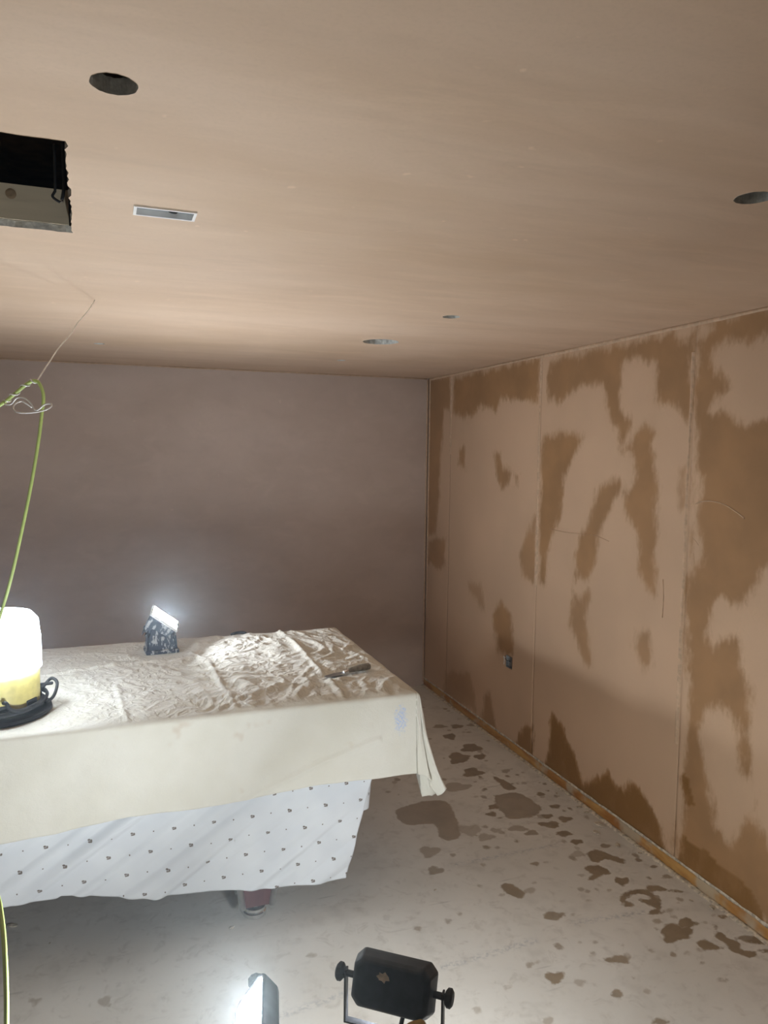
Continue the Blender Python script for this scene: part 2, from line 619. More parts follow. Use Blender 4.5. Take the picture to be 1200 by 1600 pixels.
def build_floor():
    gx = np.concatenate([np.linspace(LX - 0.1, -0.62, 14), np.arange(-0.6, WX + 0.12, 0.011)])
    gy = np.concatenate([np.linspace(NY - 0.1, 1.28, 16), np.arange(1.3, DY + 0.12, 0.011)])
    X, Y = np.meshgrid(gx, gy, indexing='ij')
    xf, yf = X.ravel(), Y.ravel()
    sd = np.full(xf.shape, -0.2)
    wt = np.zeros(xf.shape)
    polys = []
    for c in [(690, 980, 88, 50), (755, 925, 52, 27), (585, 915, 25, 14, .6), (580, 865, 40, 15), (395, 695, 42, 24),
              (305, 500, 30, 11, .8), (150, 545, 38, 18, .45), (145, 478, 34, 14), (75, 433, 40, 14), (85, 352, 34, 15),
              (15, 388, 27, 15), (640, 670, 28, 13, .7), (35, 885, 42, 21, .8), (375, 1128, 70, 22, .85),
              (235, 1095, 20, 12, .5), (250, 1035, 12, 8, .6), (390, 1048, 18, 8, .5), (1075, 1010, 50, 13, .8),
              (950, 890, 28, 10), (912, 950, 10, 24, .6), (1140, 1020, 52, 26), (1175, 1080, 42, 9),
              (650, 855, 30, 10, .5)]:
        polys.append((z3(ell(*c[:4])), c[4] if len(c) > 4 else 0.95))
    for p in ([(378, 800), (400, 762), (470, 740), (530, 745), (590, 780), (617, 830), (600, 850), (555, 830), (490, 805),
               (495, 795), (540, 797), (542, 778), (500, 765), (450, 775), (420, 800), (460, 822), (450, 838), (415, 835)],
              [(530, 715), (600, 722), (650, 738), (740, 752), (690, 757), (610, 747), (560, 754), (530, 737)],
              [(190, 615), (260, 605), (320, 635), (328, 655), (270, 665), (240, 690), (202, 685), (230, 660), (195, 632)],
              [(200, 540), (250, 520), (320, 540), (360, 560), (412, 575), (400, 597), (350, 582), (300, 577), (265, 592), (222, 582)],
              [(810, 1030), (850, 1018), (900, 1040), (960, 1065), (900, 1074), (840, 1070), (812, 1050)],
              [(905, 985), (940, 975), (985, 1010), (1040, 1030), (1060, 1075), (1120, 1080), (1138, 1105), (1100, 1122), (1060, 1102),
               (1000, 1082), (960, 1040), (920, 1010)]):
        polys.append((z3(p), 0.95))
    for c in [(125, 410, 36, 19), (175, 460, 35, 15), (170, 375, 36, 14), (120, 510, 46, 15, .55), (240, 605, 20, 8),
              (255, 580, 30, 8), (430, 612, 26, 8), (440, 640, 36, 10), (495, 622, 22, 10), (490, 673, 26, 9),
              (330, 655, 35, 10, .6), (380, 670, 22, 10, .75), (410, 535, 15, 6), (460, 578, 20, 7), (255, 660, 20, 8, .5),
              (220, 685, 30, 12, .5), (165, 660, 40, 18, .45), (25, 735, 36, 18, .6), (45, 800, 28, 14, .7), (390, 777, 14, 7, .8),
              (375, 868, 20, 10, .5), (455, 958, 38, 13, .85), (460, 1170, 33, 22, .9), (550, 1188, 20, 12, .45),
              (675, 1230, 20, 16, .8), (95, 335, 22, 10), (120, 300, 22, 7), (175, 295, 20, 6, .8), (60, 300, 25, 6, .8),
              (295, 1205, 15, 8, .4), (185, 1285, 14, 12, .4), (825, 1325, 30, 10, .8), (435, 1325, 20, 15, .5),
              (400, 1115, 9, 12, .4), (130, 950, 10, 7, .5), (600, 1050, 10, 6, .5), (735, 1172, 10, 5, .6),
              (920, 1088, 14, 8, .4), (1040, 1180, 26, 8, .5), (505, 1500, 10, 6, .5), (200, 405, 22, 9), (290, 455, 14, 7, .6)]:
        polys.append((z7(ell(*c[:4])), c[4] if len(c) > 4 else 0.9))
    for p, w in (([(0, 560), (80, 560), (110, 600), (125, 640), (132, 680), (90, 697), (60, 682), (40, 640), (-60, 640), (-90, 590)], .75),
                 ([(250, 540), (330, 530), (400, 570), (412, 590), (380, 615), (300, 620), (280, 600), (255, 580)], .75),
                 ([(240, 470), (290, 490), (325, 515), (295, 520), (265, 498)], .9),
                 ([(268, 850), (300, 845), (352, 875), (345, 897), (310, 890), (280, 870)], .9)):
        polys.append((z7(p), w))
    for cx, cy, rx, ry, w in ((54, 1565, 9, 6, .5), (165, 1565, 11, 9, .5), (486, 1493, 8, 4, .5), (700, 1440, 5, 4, .5),
                              (745, 1578, 7, 5, .5)):
        polys.append((ell(cx, cy, rx, ry), w))
    for p, w in polys:
        fp = np.array([on(q, 2, 0.0)[:2] for q in p])
        fp = np.array([tuple(v)[:2] for v in catmull([(a, b, 0) for a, b in list(fp) + [fp[0]]], 4)[:-1]])
        fp[:, 0] = np.minimum(fp[:, 0], WX + 0.02)
        lo, hi = fp.min(0) - 0.06, fp.max(0) + 0.06
        m = np.where((xf > lo[0]) & (xf < hi[0]) & (yf > lo[1]) & (yf < hi[1]))[0]
        s = poly_sd(xf[m], yf[m], fp)
        up = s > sd[m]
        sd[m[up]] = s[up]
        wt[m[up]] = w
    rng = np.random.default_rng(5)          # small splashes between the big ones
    for k in range(130):
        cx, cy, r = WX - 0.05 - abs(rng.normal(0, 0.42)), rng.uniform(1.9, 4.8), rng.uniform(0.004, 0.013)
        m = np.where((abs(xf - cx) < 0.04) & (abs(yf - cy) < 0.04))[0]
        s = r - np.hypot(xf[m] - cx, (yf[m] - cy) * rng.uniform(0.7, 1.4)) + 0.004
        up = s > sd[m]
        sd[m[up]] = s[up]
        wt[m[up]] = rng.uniform(0.35, 0.85)
    chalk = np.zeros(xf.shape)
    for a, b in (((690, 1512), (835, 1470)), ((704, 1352), (880, 1318)), ((430, 1590), (560, 1545)), ((900, 1442), (1010, 1425))):
        pa, pb = on(a, 2, 0.0), on(b, 2, 0.0)
        e = pb - pa
        t = np.clip(((xf - pa[0]) * e[0] + (yf - pa[1]) * e[1]) / (e[0] ** 2 + e[1] ** 2), 0, 1)
        d = np.hypot(xf - pa[0] - e[0] * t, yf - pa[1] - e[1] * t)
        chalk = np.maximum(chalk, np.exp(-(d / 0.014) ** 2))
    vv = np.stack([xf, yf, np.zeros_like(xf)], 1)
    o = mesh_obj('floor', vv, grid_faces(len(gx), len(gy)), 'concrete')
    float_attr(o.data, 'sd', sd)
    float_attr(o.data, 'wt', wt)
    float_attr(o.data, 'chalk', chalk)
    return tag(o, 'bare grey concrete floor spotted with damp brown plaster splashes', 'floor', kind='structure')


build_floor()


# ------------------------------------------------------------------ right wall: skimmed boards
DARK = [
    (z6([(20, 300), (97, 285), (97, 400), (75, 400), (65, 560), (60, 700), (45, 830), (20, 850)]), .85),
    (z6([(108, 295), (415, 215), (405, 310), (395, 370), (340, 365), (300, 360), (275, 365), (262, 415), (240, 390), (190, 395), (175, 425), (130, 425), (110, 400)]), .95),
    (z6([(440, 235), (520, 212), (700, 172), (870, 135), (885, 175), (950, 115), (950, 200), (930, 270), (945, 400), (920, 440), (880, 385), (815, 370),
         (810, 240), (740, 220), (700, 240), (690, 390), (720, 450), (690, 540), (680, 470), (650, 430), (620, 330), (560, 315), (510, 350), (470, 380), (440, 360), (435, 290)]), .9),
    (z6([(430, 500), (490, 480), (560, 500), (530, 560), (490, 640), (485, 700), (475, 780), (450, 830), (430, 900), (425, 1005), (405, 1000), (405, 760), (412, 580)]), .95),
    (z6([(390, 765), (402, 770), (400, 900), (390, 1000), (350, 970), (342, 900), (365, 830)]), .8),
    (z6([(600, 690), (650, 655), (690, 655), (690, 680), (660, 740), (630, 790), (610, 850), (605, 930), (570, 980), (530, 1000), (525, 900), (545, 850), (580, 790)]), .9),
    (z6([(690, 545), (760, 470), (810, 470), (815, 490), (790, 520), (810, 560), (815, 700), (815, 870), (800, 920), (810, 1050), (780, 1030), (750, 950),
         (750, 900), (740, 820), (700, 760), (695, 690), (735, 640), (735, 570)]), .9),
    (z6([(520, 1040), (580, 1040), (570, 1130), (575, 1200), (595, 1300), (570, 1290), (540, 1200), (515, 1150)]), .8),
    (z6([(745, 1170), (790, 1180), (800, 1290), (770, 1300), (740, 1230)]), .75),
    (z6([(130, 540), (150, 530), (150, 610), (125, 590)]), .9),
    (z6([(245, 545), (275, 540), (285, 600), (310, 620), (300, 660), (275, 680), (262, 620)]), .9),
    (z6([(318, 620), (342, 615), (335, 675), (325, 670)]), .9),
    (z6([(890, 600), (912, 600), (915, 740), (890, 740)]), .6),
    (z6([(20, 850), (80, 850), (80, 940), (60, 960), (20, 930)]), .8),
    (z6([(160, 1000), (210, 1010), (222, 1110), (200, 1080), (165, 1030)]), .6),
    (z6([(245, 1110), (275, 1070), (310, 1110), (315, 1250), (280, 1250), (262, 1240)]), .95),
    # rising damp along the foot of the wall
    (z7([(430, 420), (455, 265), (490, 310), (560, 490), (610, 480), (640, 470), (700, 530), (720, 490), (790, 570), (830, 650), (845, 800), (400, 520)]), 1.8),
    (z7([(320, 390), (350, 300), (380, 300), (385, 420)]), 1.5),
    (z7([(200, 300), (215, 200), (240, 170), (262, 330)]), .8),
    (z7([(70, 210), (80, 110), (170, 110), (185, 240)]), .6),
    (z7([(860, 690), (880, 600), (890, 690), (880, 780)]), .7),
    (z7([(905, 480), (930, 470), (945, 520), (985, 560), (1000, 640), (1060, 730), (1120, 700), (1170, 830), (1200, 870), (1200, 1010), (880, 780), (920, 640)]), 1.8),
]
# the last boards are mostly damp: one big dark field with dry islands
DARK_FIELD = z6([(950, 100), (1330, 5), (1330, 2300), (905, 1955), (920, 1600), (930, 1350), (915, 1300), (920, 1000), (945, 950),
                 (940, 840), (945, 640), (945, 420)])
DRY = [
    z6([(1005, 200), (1050, 165), (1200, 150), (1330, 130), (1330, 430), (1200, 445), (1150, 445), (1060, 410), (1010, 405), (1020, 360), (1060, 330), (1040, 280), (1010, 240)]),
    z6([(955, 110), (1000, 90), (1005, 130), (965, 150)]),
    z6([(1330, 900), (1200, 960), (1160, 1020), (1110, 1070), (1040, 1060), (1000, 1080), (985, 1180), (1010, 1240), (1060, 1200), (1105, 1195), (1115, 1290),
        (1140, 1360), (1145, 1620), (1170, 1850), (1210, 1950), (1330, 1980)]),
    z7([(1030, 240), (980, 250), (955, 320), (1000, 520), (1020, 640), (1075, 705), (1110, 640), (1150, 620), (1150, 480), (1118, 470), (1100, 330), (1085, 270)]),
    z6([(945, 620), (965, 640), (960, 800), (975, 920), (940, 950), (930, 800)]),
]
SOCK_Y, SOCK_Z = 3.885, 0.520


def wall_field(Y, Z):
    def flat(p):
        return np.array([on(q, 0, WX)[1:] for q in p])
    sd = np.full(Y.shape, -0.3)
    wt = np.full(Y.shape, 0.9)
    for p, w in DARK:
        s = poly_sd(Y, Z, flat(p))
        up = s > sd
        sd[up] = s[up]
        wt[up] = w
    for p in ([(1.95, 2.22), (1.45, 2.26), (1.12, 2.02), (1.30, 1.62), (1.10, 1.25), (1.35, 0.95), (1.62, 1.05), (1.92, 1.35), (1.95, 1.7)],
              [(1.95, 0.05), (1.95, 0.25), (1.6, 0.42), (1.35, 0.30), (1.1, 0.05)], [(0.9, 0.05), (0.8, 0.7), (0.55, 1.2), (0.35, 0.8), (0.2, 0.05)],
              [(0.6, 2.28), (0.5, 1.9), (0.0, 1.7), (-0.6, 2.0), (-0.9, 2.28)], [(-0.4, 1.3), (-0.7, 0.6), (-1.0, 0.7), (-0.8, 1.4)]):
        s = poly_sd(Y, Z, np.array(p))
        up = s > sd
        sd[up] = s[up]
        wt[up] = 0.9
    s = poly_sd(Y, Z, flat(DARK_FIELD))
    for p in DRY:
        s = np.minimum(s, -poly_sd(Y, Z, flat(p)))
    up = s > sd
    sd[up] = s[up]
    wt[up] = 0.9
    return sd, wt


wall_r = box('wall_right', (WX + 0.014, NY - 0.1, 0.0), (WX + 0.12, DY + 0.1, HZ + 0.02), 'plaster_ridge')
tag(wall_r, 'freshly plastered wall with blotchy damp brown patches and dry pinkish areas', 'wall', kind='structure')
bm = bmesh.new()
JOINTS = [NY, -3.53, -2.33, -1.13, 0.07, 1.27, 2.462, 3.612, 4.760, DY]
PROUD = [0.0, 0.001, 0.0, 0.002, 0.0, 0.0015, 0.0, 0.0025, 0.0015]
for k in range(len(JOINTS) - 1):
    y0, y1 = JOINTS[k], JOINTS[k + 1]
    fine = y1 > 1.4
    ny = int((y1 - y0) / (0.0125 if fine else 0.05)) + 1
    nz = int(2.25 / (0.0125 if fine else 0.05)) + 1
    gy, gz = np.linspace(y0, y1, ny), np.linspace(0.05, HZ, nz)
    if y0 < SOCK_Y < y1:      # grid lines on the edges of the socket cut-out
        for a in (SOCK_Y - 0.036, SOCK_Y + 0.036):
            gy[np.argmin(abs(gy - a))] = a
        for a in (SOCK_Z - 0.036, SOCK_Z + 0.036):
            gz[np.argmin(abs(gz - a))] = a
    Yg, Zg = np.meshgrid(gy, gz, indexing='ij')
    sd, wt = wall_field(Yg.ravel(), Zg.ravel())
    Zr = Zg.copy()
    Zr[:, 0] += np.array([0.007 * mn.noise(Vector((y * 9, 3.1, 0))) + 0.004 * mn.noise(Vector((y * 40, 1.1, 0))) for y in gy])
    xs = WX - PROUD[k] + 0.0025 * np.array([mn.noise(Vector((y * 1.7, z * 1.3, 4.0))) for y, z in zip(Yg.ravel(), Zg.ravel())])
    vv = np.stack([xs, Yg.ravel(), Zr.ravel()], 1)
    keep = None
    if y0 < SOCK_Y < y1:
        cy = 0.5 * (gy[1:] + gy[:-1])
        cz = 0.5 * (gz[1:] + gz[:-1])
        A, B = np.meshgrid(cy, cz, indexing='ij')
        keep = ~((abs(A - SOCK_Y) < 0.036) & (abs(B - SOCK_Z) < 0.036)).ravel()
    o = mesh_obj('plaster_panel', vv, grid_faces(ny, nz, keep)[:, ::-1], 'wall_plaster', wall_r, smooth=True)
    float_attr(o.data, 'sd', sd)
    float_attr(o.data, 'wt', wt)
    sol = o.modifiers.new('thickness', 'SOLIDIFY')
    sol.thickness = 0.0125
    sol.offset = -1


def ridge(name, path, w, h, mat, parent, side=(0, 1)):
    """a flattened smear of plaster following a path (y, z) on the right wall."""
    vv, ff = [], []
    n = len(path)
    for i, (y, z) in enumerate(path):
        jw = w * (1 + 0.55 * mn.noise(Vector((y * 2.6, z * 2.6, 2.2))))
        a, b = path[min(i + 1, n - 1)], path[max(i - 1, 0)]
        t = Vector((a[0] - b[0], a[1] - b[1])).normalized()
        nx = Vector((-t.y, t.x))
        for s, hh in ((-1, 0.0), (-0.35, 1.0), (0.35, 0.9), (1, 0.0)):
            vv.append((WX - hh * h - 0.0025 + (0.005 if hh == 0 else 0), y + nx.x * jw * s, z + nx.y * jw * s))
    for i in range(n - 1):
        for k in range(3):
            ff.append((i * 4 + k, i * 4 + k + 1, (i + 1) * 4 + k + 1, (i + 1) * 4 + k))
    return mesh_obj(name, vv, ff, mat, parent, smooth=True)


def zline(y, z0, z1, jit=0.004, n=70):
    return [(y + jit * mn.noise(Vector((z * 3.0, y, 0))), z) for z in np.linspace(z0, z1, n)]


ridge('joint_ridge', zline(4.760, 1.75, 2.295), 0.020, 0.003, 'plaster_ridge', wall_r)
ridge('joint_ridge', zline(3.618, 1.02, 2.295), 0.014, 0.003, 'plaster_ridge', wall_r)
ridge('joint_ridge', zline(2.478, 0.55, 2.18), 0.011, 0.003, 'plaster_ridge', wall_r)
ridge('corner_bead', zline(5.128, 0.6, 2.29, 0.003), 0.014, 0.004, 'plaster_ridge', wall_r)
ridge('ceiling_bead', [(y, HZ - 0.008 + 0.003 * mn.noise(Vector((y * 3, 0, 5)))) for y in np.linspace(1.2, 5.13, 160)], 0.011, 0.004, 'plaster_ridge', wall_r)
arc = [tuple(on(p, 0, WX)[1:]) for p in [(1088, 787), (1096, 784), (1108, 783), (1122, 785), (1134, 789), (1147, 797), (1158, 805), (1164, 810)]]
arc = [tuple(v)[:2] for v in catmull([(a, b, 0) for a, b in arc], 5)]
ridge('trowel_ridge', arc, 0.0036, 0.0035, 'plaster_ridge', wall_r)
for pa in ([(858, 826), (880, 831), (905, 834), (928, 836), (952, 846)], [(1036, 905), (1037, 930), (1036, 950), (1035, 965)],
           [(1082, 840), (1088, 846), (1092, 852)], [(1084, 864), (1085, 872), (1085, 880)]):
    pts = [tuple(on(p, 0, WX)[1:]) for p in pa]
    pts = [tuple(v)[:2] for v in catmull([(a, b, 0) for a, b in pts], 5)]
    ridge('scratch_ridge', pts, 0.0009, 0.0005, 'plaster_scratch', wall_r)

# strip of timber showing under the plaster, with crumbs of plaster along both edges
NB = 420
by = np.linspace(NY, DY, NB)


def strip(name, prof, mat, parent, jit, seed):
    vv, ff = [], []
    m = len(prof)
    for i, y in enumerate(by):
        for k, (x, z) in enumerate(prof):
            j = jit * mn.noise(Vector((y * 17, k * 3.3, seed))) + 0.5 * jit * mn.noise(Vector((y * 55, k * 3.3, seed)))
            vv.append((x - abs(j) * 0.8, y, max(0.0, z + (j if z > 0.001 else 0))))
    for i in range(NB - 1):
        for k in range(m - 1):
            ff.append((i * m + k, i * m + k + 1, (i + 1) * m + k + 1, (i + 1) * m + k))
    return mesh_obj(name, vv, ff, mat, parent, smooth=True)


base = strip('baseboard_right', [(WX - 0.004, 0.0), (WX - 0.004, 0.030), (WX + 0.002, 0.056), (WX + 0.013, 0.058)], 'sole', None, 0.002, 9.0)
tag(base, 'rough orange-brown timber strip along the foot of the plastered wall', 'skirting', kind='structure')
strip('plaster_crumb_edge', [(WX - 0.026, 0.0), (WX - 0.020, 0.004), (WX - 0.014, 0.006), (WX - 0.006, 0.007), (WX - 0.003, 0.003)], 'plaster_white', base, 0.004, 1.0)
strip('plaster_lip', [(WX + 0.010, 0.048), (WX - 0.003, 0.050), (WX - 0.006, 0.056), (WX - 0.003, 0.063)], 'plaster_white', base, 0.004, 5.0)

# ------------------------------------------------------------------ other walls
wb = box('wall_back', (LX - 0.1, DY, 0.0), (WX + 0.014, DY + 0.1, HZ + 0.02), 'back_plaster')
tag(wb, 'dry pinkish-brown plastered wall at the far end behind the covered table', 'wall', kind='structure')
bm = bmesh.new()
bead = []
for i, z in enumerate(np.linspace(0.03, 2.29, 60)):
    bead.append((WX - 0.012 + 0.003 * mn.noise(Vector((z * 4, 0, 0))), DY - 0.003, z))
tube('corner_bead', bead, 0.006, 'plaster_ridge', wb, 6, 0)
tube('ceiling_bead', [(x, DY - 0.002, HZ - 0.004 + 0.002 * mn.noise(Vector((x * 3, 0, 0)))) for x in np.linspace(LX + 0.02, WX - 0.02, 80)], 0.005, 'plaster_ridge', wb, 6, 0)
tag(box('wall_left', (LX - 0.1, NY, 0.0), (LX, DY, HZ + 0.02), 'back_plaster'),
    'dry plastered wall on the side away from the damp wall', 'wall', kind='structure')
tag(box('wall_near', (LX - 0.1, NY - 0.1, 0.0), (WX + 0.014, NY, HZ + 0.02), 'back_plaster'),
    'dry plastered wall facing the far end wall', 'wall', kind='structure')

# ------------------------------------------------------------------ ceiling with its cut holes
HOLES = [(0.021, 1.224, 0.034), (1.272, 1.253, 0.038), (1.275, 3.532, 0.088), (1.295, 2.768, 0.034), (1.322, 4.350, 0.026), (-0.020, 4.206, 0.026)]
RX0, RX1, RY0, RY1 = -0.72, -0.062, 1.480, 2.081      # ragged rectangular opening
VX0, VX1, VY0, VY1 = 0.068, 0.204, 1.792, 1.858       # slot fitting


def rag_rect():
    pts = []
    rng = random.Random(3)

    def edge(a, b, n, amp):
        for i in range(n):
            t = i / n
            j = 0 if i == 0 else rng.uniform(-amp, amp)
            dx, dy = b[0] - a[0], b[1] - a[1]
            L = math.hypot(dx, dy)
            pts.append((a[0] + dx * t - dy / L * j, a[1] + dy * t + dx / L * j))
    edge((RX0, RY0), (RX1 + 0.006, RY0 - 0.004), 26, 0.002)
    edge((RX1 + 0.006, RY0 - 0.004), (RX1 - 0.004, RY1), 30, 0.004)
    edge((RX1 - 0.004, RY1), (RX0, RY1 + 0.003), 40, 0.0035)
    edge((RX0, RY1 + 0.003), (RX0, RY0), 20, 0.003)
    return pts


def circ(x, y, r, n=40, jit=0.02):
    return [(x + r * (1 + jit * math.sin(5 * k + x)) * math.cos(2 * math.pi * k / n),
             y + r * (1 + jit * math.cos(4 * k + y)) * math.sin(2 * math.pi * k / n)) for k in range(n)]


loops = [[(LX - 0.1, NY - 0.1), (WX + 0.12, NY - 0.1), (WX + 0.12, DY + 0.1), (LX - 0.1, DY + 0.1)], rag_rect(),
         [(VX0, VY0), (VX1, VY0), (VX1, VY1), (VX0, VY1)]] + [circ(*h) for h in HOLES]
bm = bmesh.new()
eds = []
for lp in loops:
    vs2 = [bm.verts.new((x, y, HZ)) for x, y in lp]
    eds += [bm.edges.new((vs2[i], vs2[(i + 1) % len(vs2)])) for i in range(len(vs2))]
bmesh.ops.triangle_fill(bm, use_beauty=True, use_dissolve=False, edges=eds, normal=(0, 0, -1))
for f in bm.faces:
    if f.normal.z > 0:
        f.normal_flip()
me = bpy.data.meshes.new('ceiling')
bm.to_mesh(me)
bm.free()
me.materials.append(M['ceiling_plaster'])
ceil = bpy.data.objects.new('ceiling', me)
COL.objects.link(ceil)
tag(ceil, 'freshly skimmed pinkish-brown plaster ceiling with cut holes for lights', 'ceiling', kind='structure')


def rim(lp, hgt, mat, name='hole_rim'):
    n = len(lp)
    cx, cy = sum(p[0] for p in lp) / n, sum(p[1] for p in lp) / n
    vv = []
    for (x, y) in lp:
        vv.append((x, y, HZ - 0.0008))
    for i, (x, y) in enumerate(lp):
        vv.append((x + 0.0012 * math.sin(i * 7.0), y + 0.0012 * math.cos(i * 5.0), HZ + hgt * (1 + 0.06 * math.sin(i * 3.1))))
    for (x, y) in lp:
        dx, dy = x - cx, y - cy
        L = math.hypot(dx, dy)
        vv.append((x + dx / L * 0.012, y + dy / L * 0.012, HZ + hgt))
    ff = []
    for i in range(n):
        j = (i + 1) % n
        ff.append((i, j, n + j, n + i))
        ff.append((n + i, n + j, 2 * n + j, 2 * n + i))
    return mesh_obj(name, vv, ff, mat, ceil)


rim(loops[1], 0.0155, 'board_core')
for lp in loops[3:]:
    rim(lp, 0.024, 'board_core')

JY = [-4.0, -3.4, -2.8, -2.2, -1.6, -1.0, -0.4, 0.25, 0.84, 1.36, 2.075, 2.69, 3.22, 3.86, 4.5]
for y in JY:
    near_hole = abs(y - 2.075) < 0.01
    z1 = HZ + (0.099 if near_hole else 0.185)
    box('joist', (LX, y, HZ + 0.0165), (WX if not near_hole else -0.075, y + 0.047, z1), 'joist' if near_hole else 'dark_joist', ceil)
box('joist', (-0.070, 2.075, HZ + 0.0165), (WX, 2.122, HZ + 0.099), 'joist', ceil)
kn = lathe('wood_knot', [(0.011, 0.0), (0.012, 0.001), (0.007, 0.0016), (0.004, 0.0012)], 'knot', ceil, 20)
kc = on((17, 303), 1, 2.075)
kn.location = (kc[0], 2.0755, kc[2])
kn.rotation_euler = (math.radians(90), 0, 0)
box('prop_timber', (-0.262, 1.84, HZ + 0.0165), (-0.236, 1.885, HZ + 0.40), 'prop', ceil)
box('deck_board', (LX - 0.1, NY - 0.1, HZ + 0.40), (WX + 0.12, DY + 0.1, HZ + 0.42), 'deck', ceil)
for (lo, hi) in (((LX - 0.1, NY - 0.1, HZ), (LX - 0.08, DY + 0.1, HZ + 0.42)), ((WX + 0.1, NY - 0.1, HZ), (WX + 0.12, DY + 0.1, HZ + 0.42)),
                 ((LX - 0.1, NY - 0.1, HZ), (WX + 0.12, NY - 0.08, HZ + 0.42)), ((LX - 0.1, DY + 0.08, HZ), (WX + 0.12, DY + 0.1, HZ + 0.42))):
    box('rim_board', lo, hi, 'deck', ceil)
# dark cable looping in the opening, stapled in the roof space
ck = [on(p, 1, 2.055) for p in [(86, 292), (85, 300), (82, 306), (86, 311), (94, 316)]]
ck2 = [on(p, 1, 2.055) for p in [(99, 262), (100, 285), (99, 300), (97, 312)]]
cable = tube('cable_loop', [tuple(ck[0] + np.array([0, 0.0, 0.10]))] + [tuple(p) for p in ck], 0.0032, 'black_rubber', None)
tag(cable, 'short black cable bent in the square ceiling opening against pale joist', 'cable')
c2 = tube('hanging_cable', [tuple(ck2[0] + np.array([0, 0, 0.18]))] + [tuple(p) for p in ck2], 0.0040, 'black_rubber', None)
tag(c2, 'straight grey-blue cable hanging beside the right edge of square ceiling opening', 'cable')
tube('cut_end', [tuple(ck2[-1]), tuple(ck2[-1] + np.array([0, 0, -0.006]))], 0.0030, 'chrome', c2, 8, 0)

# white slot fitting in the ceiling
vent = tag(empty('slot_fitting', ((VX0 + VX1) / 2, (VY0 + VY1) / 2, HZ)), 'small white rectangular slot frame set into the plaster ceiling', 'fitting')
hx, hy = (VX1 - VX0) / 2, (VY1 - VY0) / 2
bm = bmesh.new()
w = 0.0065
for lo, hi in (((-hx, -hy, -0.004), (hx, -hy + w, 0.010)), ((-hx, hy - w, -0.004), (hx, hy, 0.010)),
               ((-hx, -hy + w, -0.004), (-hx + w, hy - w, 0.010)), ((hx - w, -hy + w, -0.004), (hx, hy - w, 0.010))):
    add_box(bm, lo, hi)
bm_obj('frame', bm, 'white_plastic', vent)
bm = bmesh.new()
for lo, hi in (((-hx, -hy, 0.010), (hx, -hy + 0.002, 0.034)), ((-hx, hy - 0.002, 0.010), (hx, hy, 0.034)),
               ((-hx, -hy, 0.010), (-hx + 0.002, hy, 0.034)), ((hx - 0.002, -hy, 0.010), (hx, hy, 0.034)), ((-hx, -hy, 0.032), (hx, hy, 0.034))):
    add_box(bm, lo, hi)
bm_obj('housing', bm, 'housing_grey', vent)
tube('cable_end', [(0.010, 0.020, 0.031), (0.006, 0.019, 0.022), (0.012, 0.010, 0.008), (0.024, 0.008, 0.006), (0.030, 0.016, 0.020)], 0.0042, 'black_rubber', vent)

# ------------------------------------------------------------------ pool table under the sheets
TZ = 0.850                      # top of the draped dust sheet
TXL, TXR, TYF, TYB = -1.02, 1.110, 2.586, 3.712
table = tag(empty('pool_table', (0.05, 3.15, 0)), 'pool table hidden under dust sheets with a burgundy leg showing', 'pool table')


def tbox(name, lo, hi, mat, bevel=0.0):
    off = (0.05, 3.15, 0)
    return box(name, [a - b for a, b in zip(lo, off)], [a - b for a, b in zip(hi, off)], mat, table, bevel)


tbox('bed', (TXL + 0.1, TYF + 0.12, 0.775), (TXR - 0.1, TYB - 0.12, 0.812), 'green_cloth')
tbox('rail', (TXL + 0.012, TYF + 0.014, 0.71), (TXR - 0.012, TYF + 0.12, 0.834), 'cabinet', 0.01)
tbox('rail', (TXL + 0.012, TYB - 0.12, 0.71), (TXR - 0.012, TYB - 0.014, 0.834), 'cabinet', 0.01)
tbox('rail', (TXL + 0.012, TYF + 0.12, 0.71), (TXL + 0.12, TYB - 0.12, 0.834), 'cabinet', 0.01)
tbox('rail', (TXR - 0.12, TYF + 0.12, 0.71), (TXR - 0.012, TYB - 0.12, 0.834), 'cabinet', 0.01)
bm = bmesh.new()          # cabinet tapers towards its underside
T, B = 0.772, 0.36
cv = [bm.verts.new((x - 0.05, y - 3.15, z)) for (x, y, z) in
      [(TXL + .13, TYF + .13, T), (TXR - .16, TYF + .13, T), (TXR - .16, TYB - .13, T), (TXL + .13, TYB - .13, T),
       (TXL + .26, TYF + .15, B), (TXR - .26, TYF + .15, B), (TXR - .26, TYB - .15, B), (TXL + .26, TYB - .15, B)]]
for f in ((0, 1, 2, 3), (7, 6, 5, 4), (0, 4, 5, 1), (1, 5, 6, 2), (2, 6, 7, 3), (3, 7, 4, 0)):
    bm.faces.new([cv[i] for i in f])
bm_obj('cabinet', bm, 'cabinet', table)


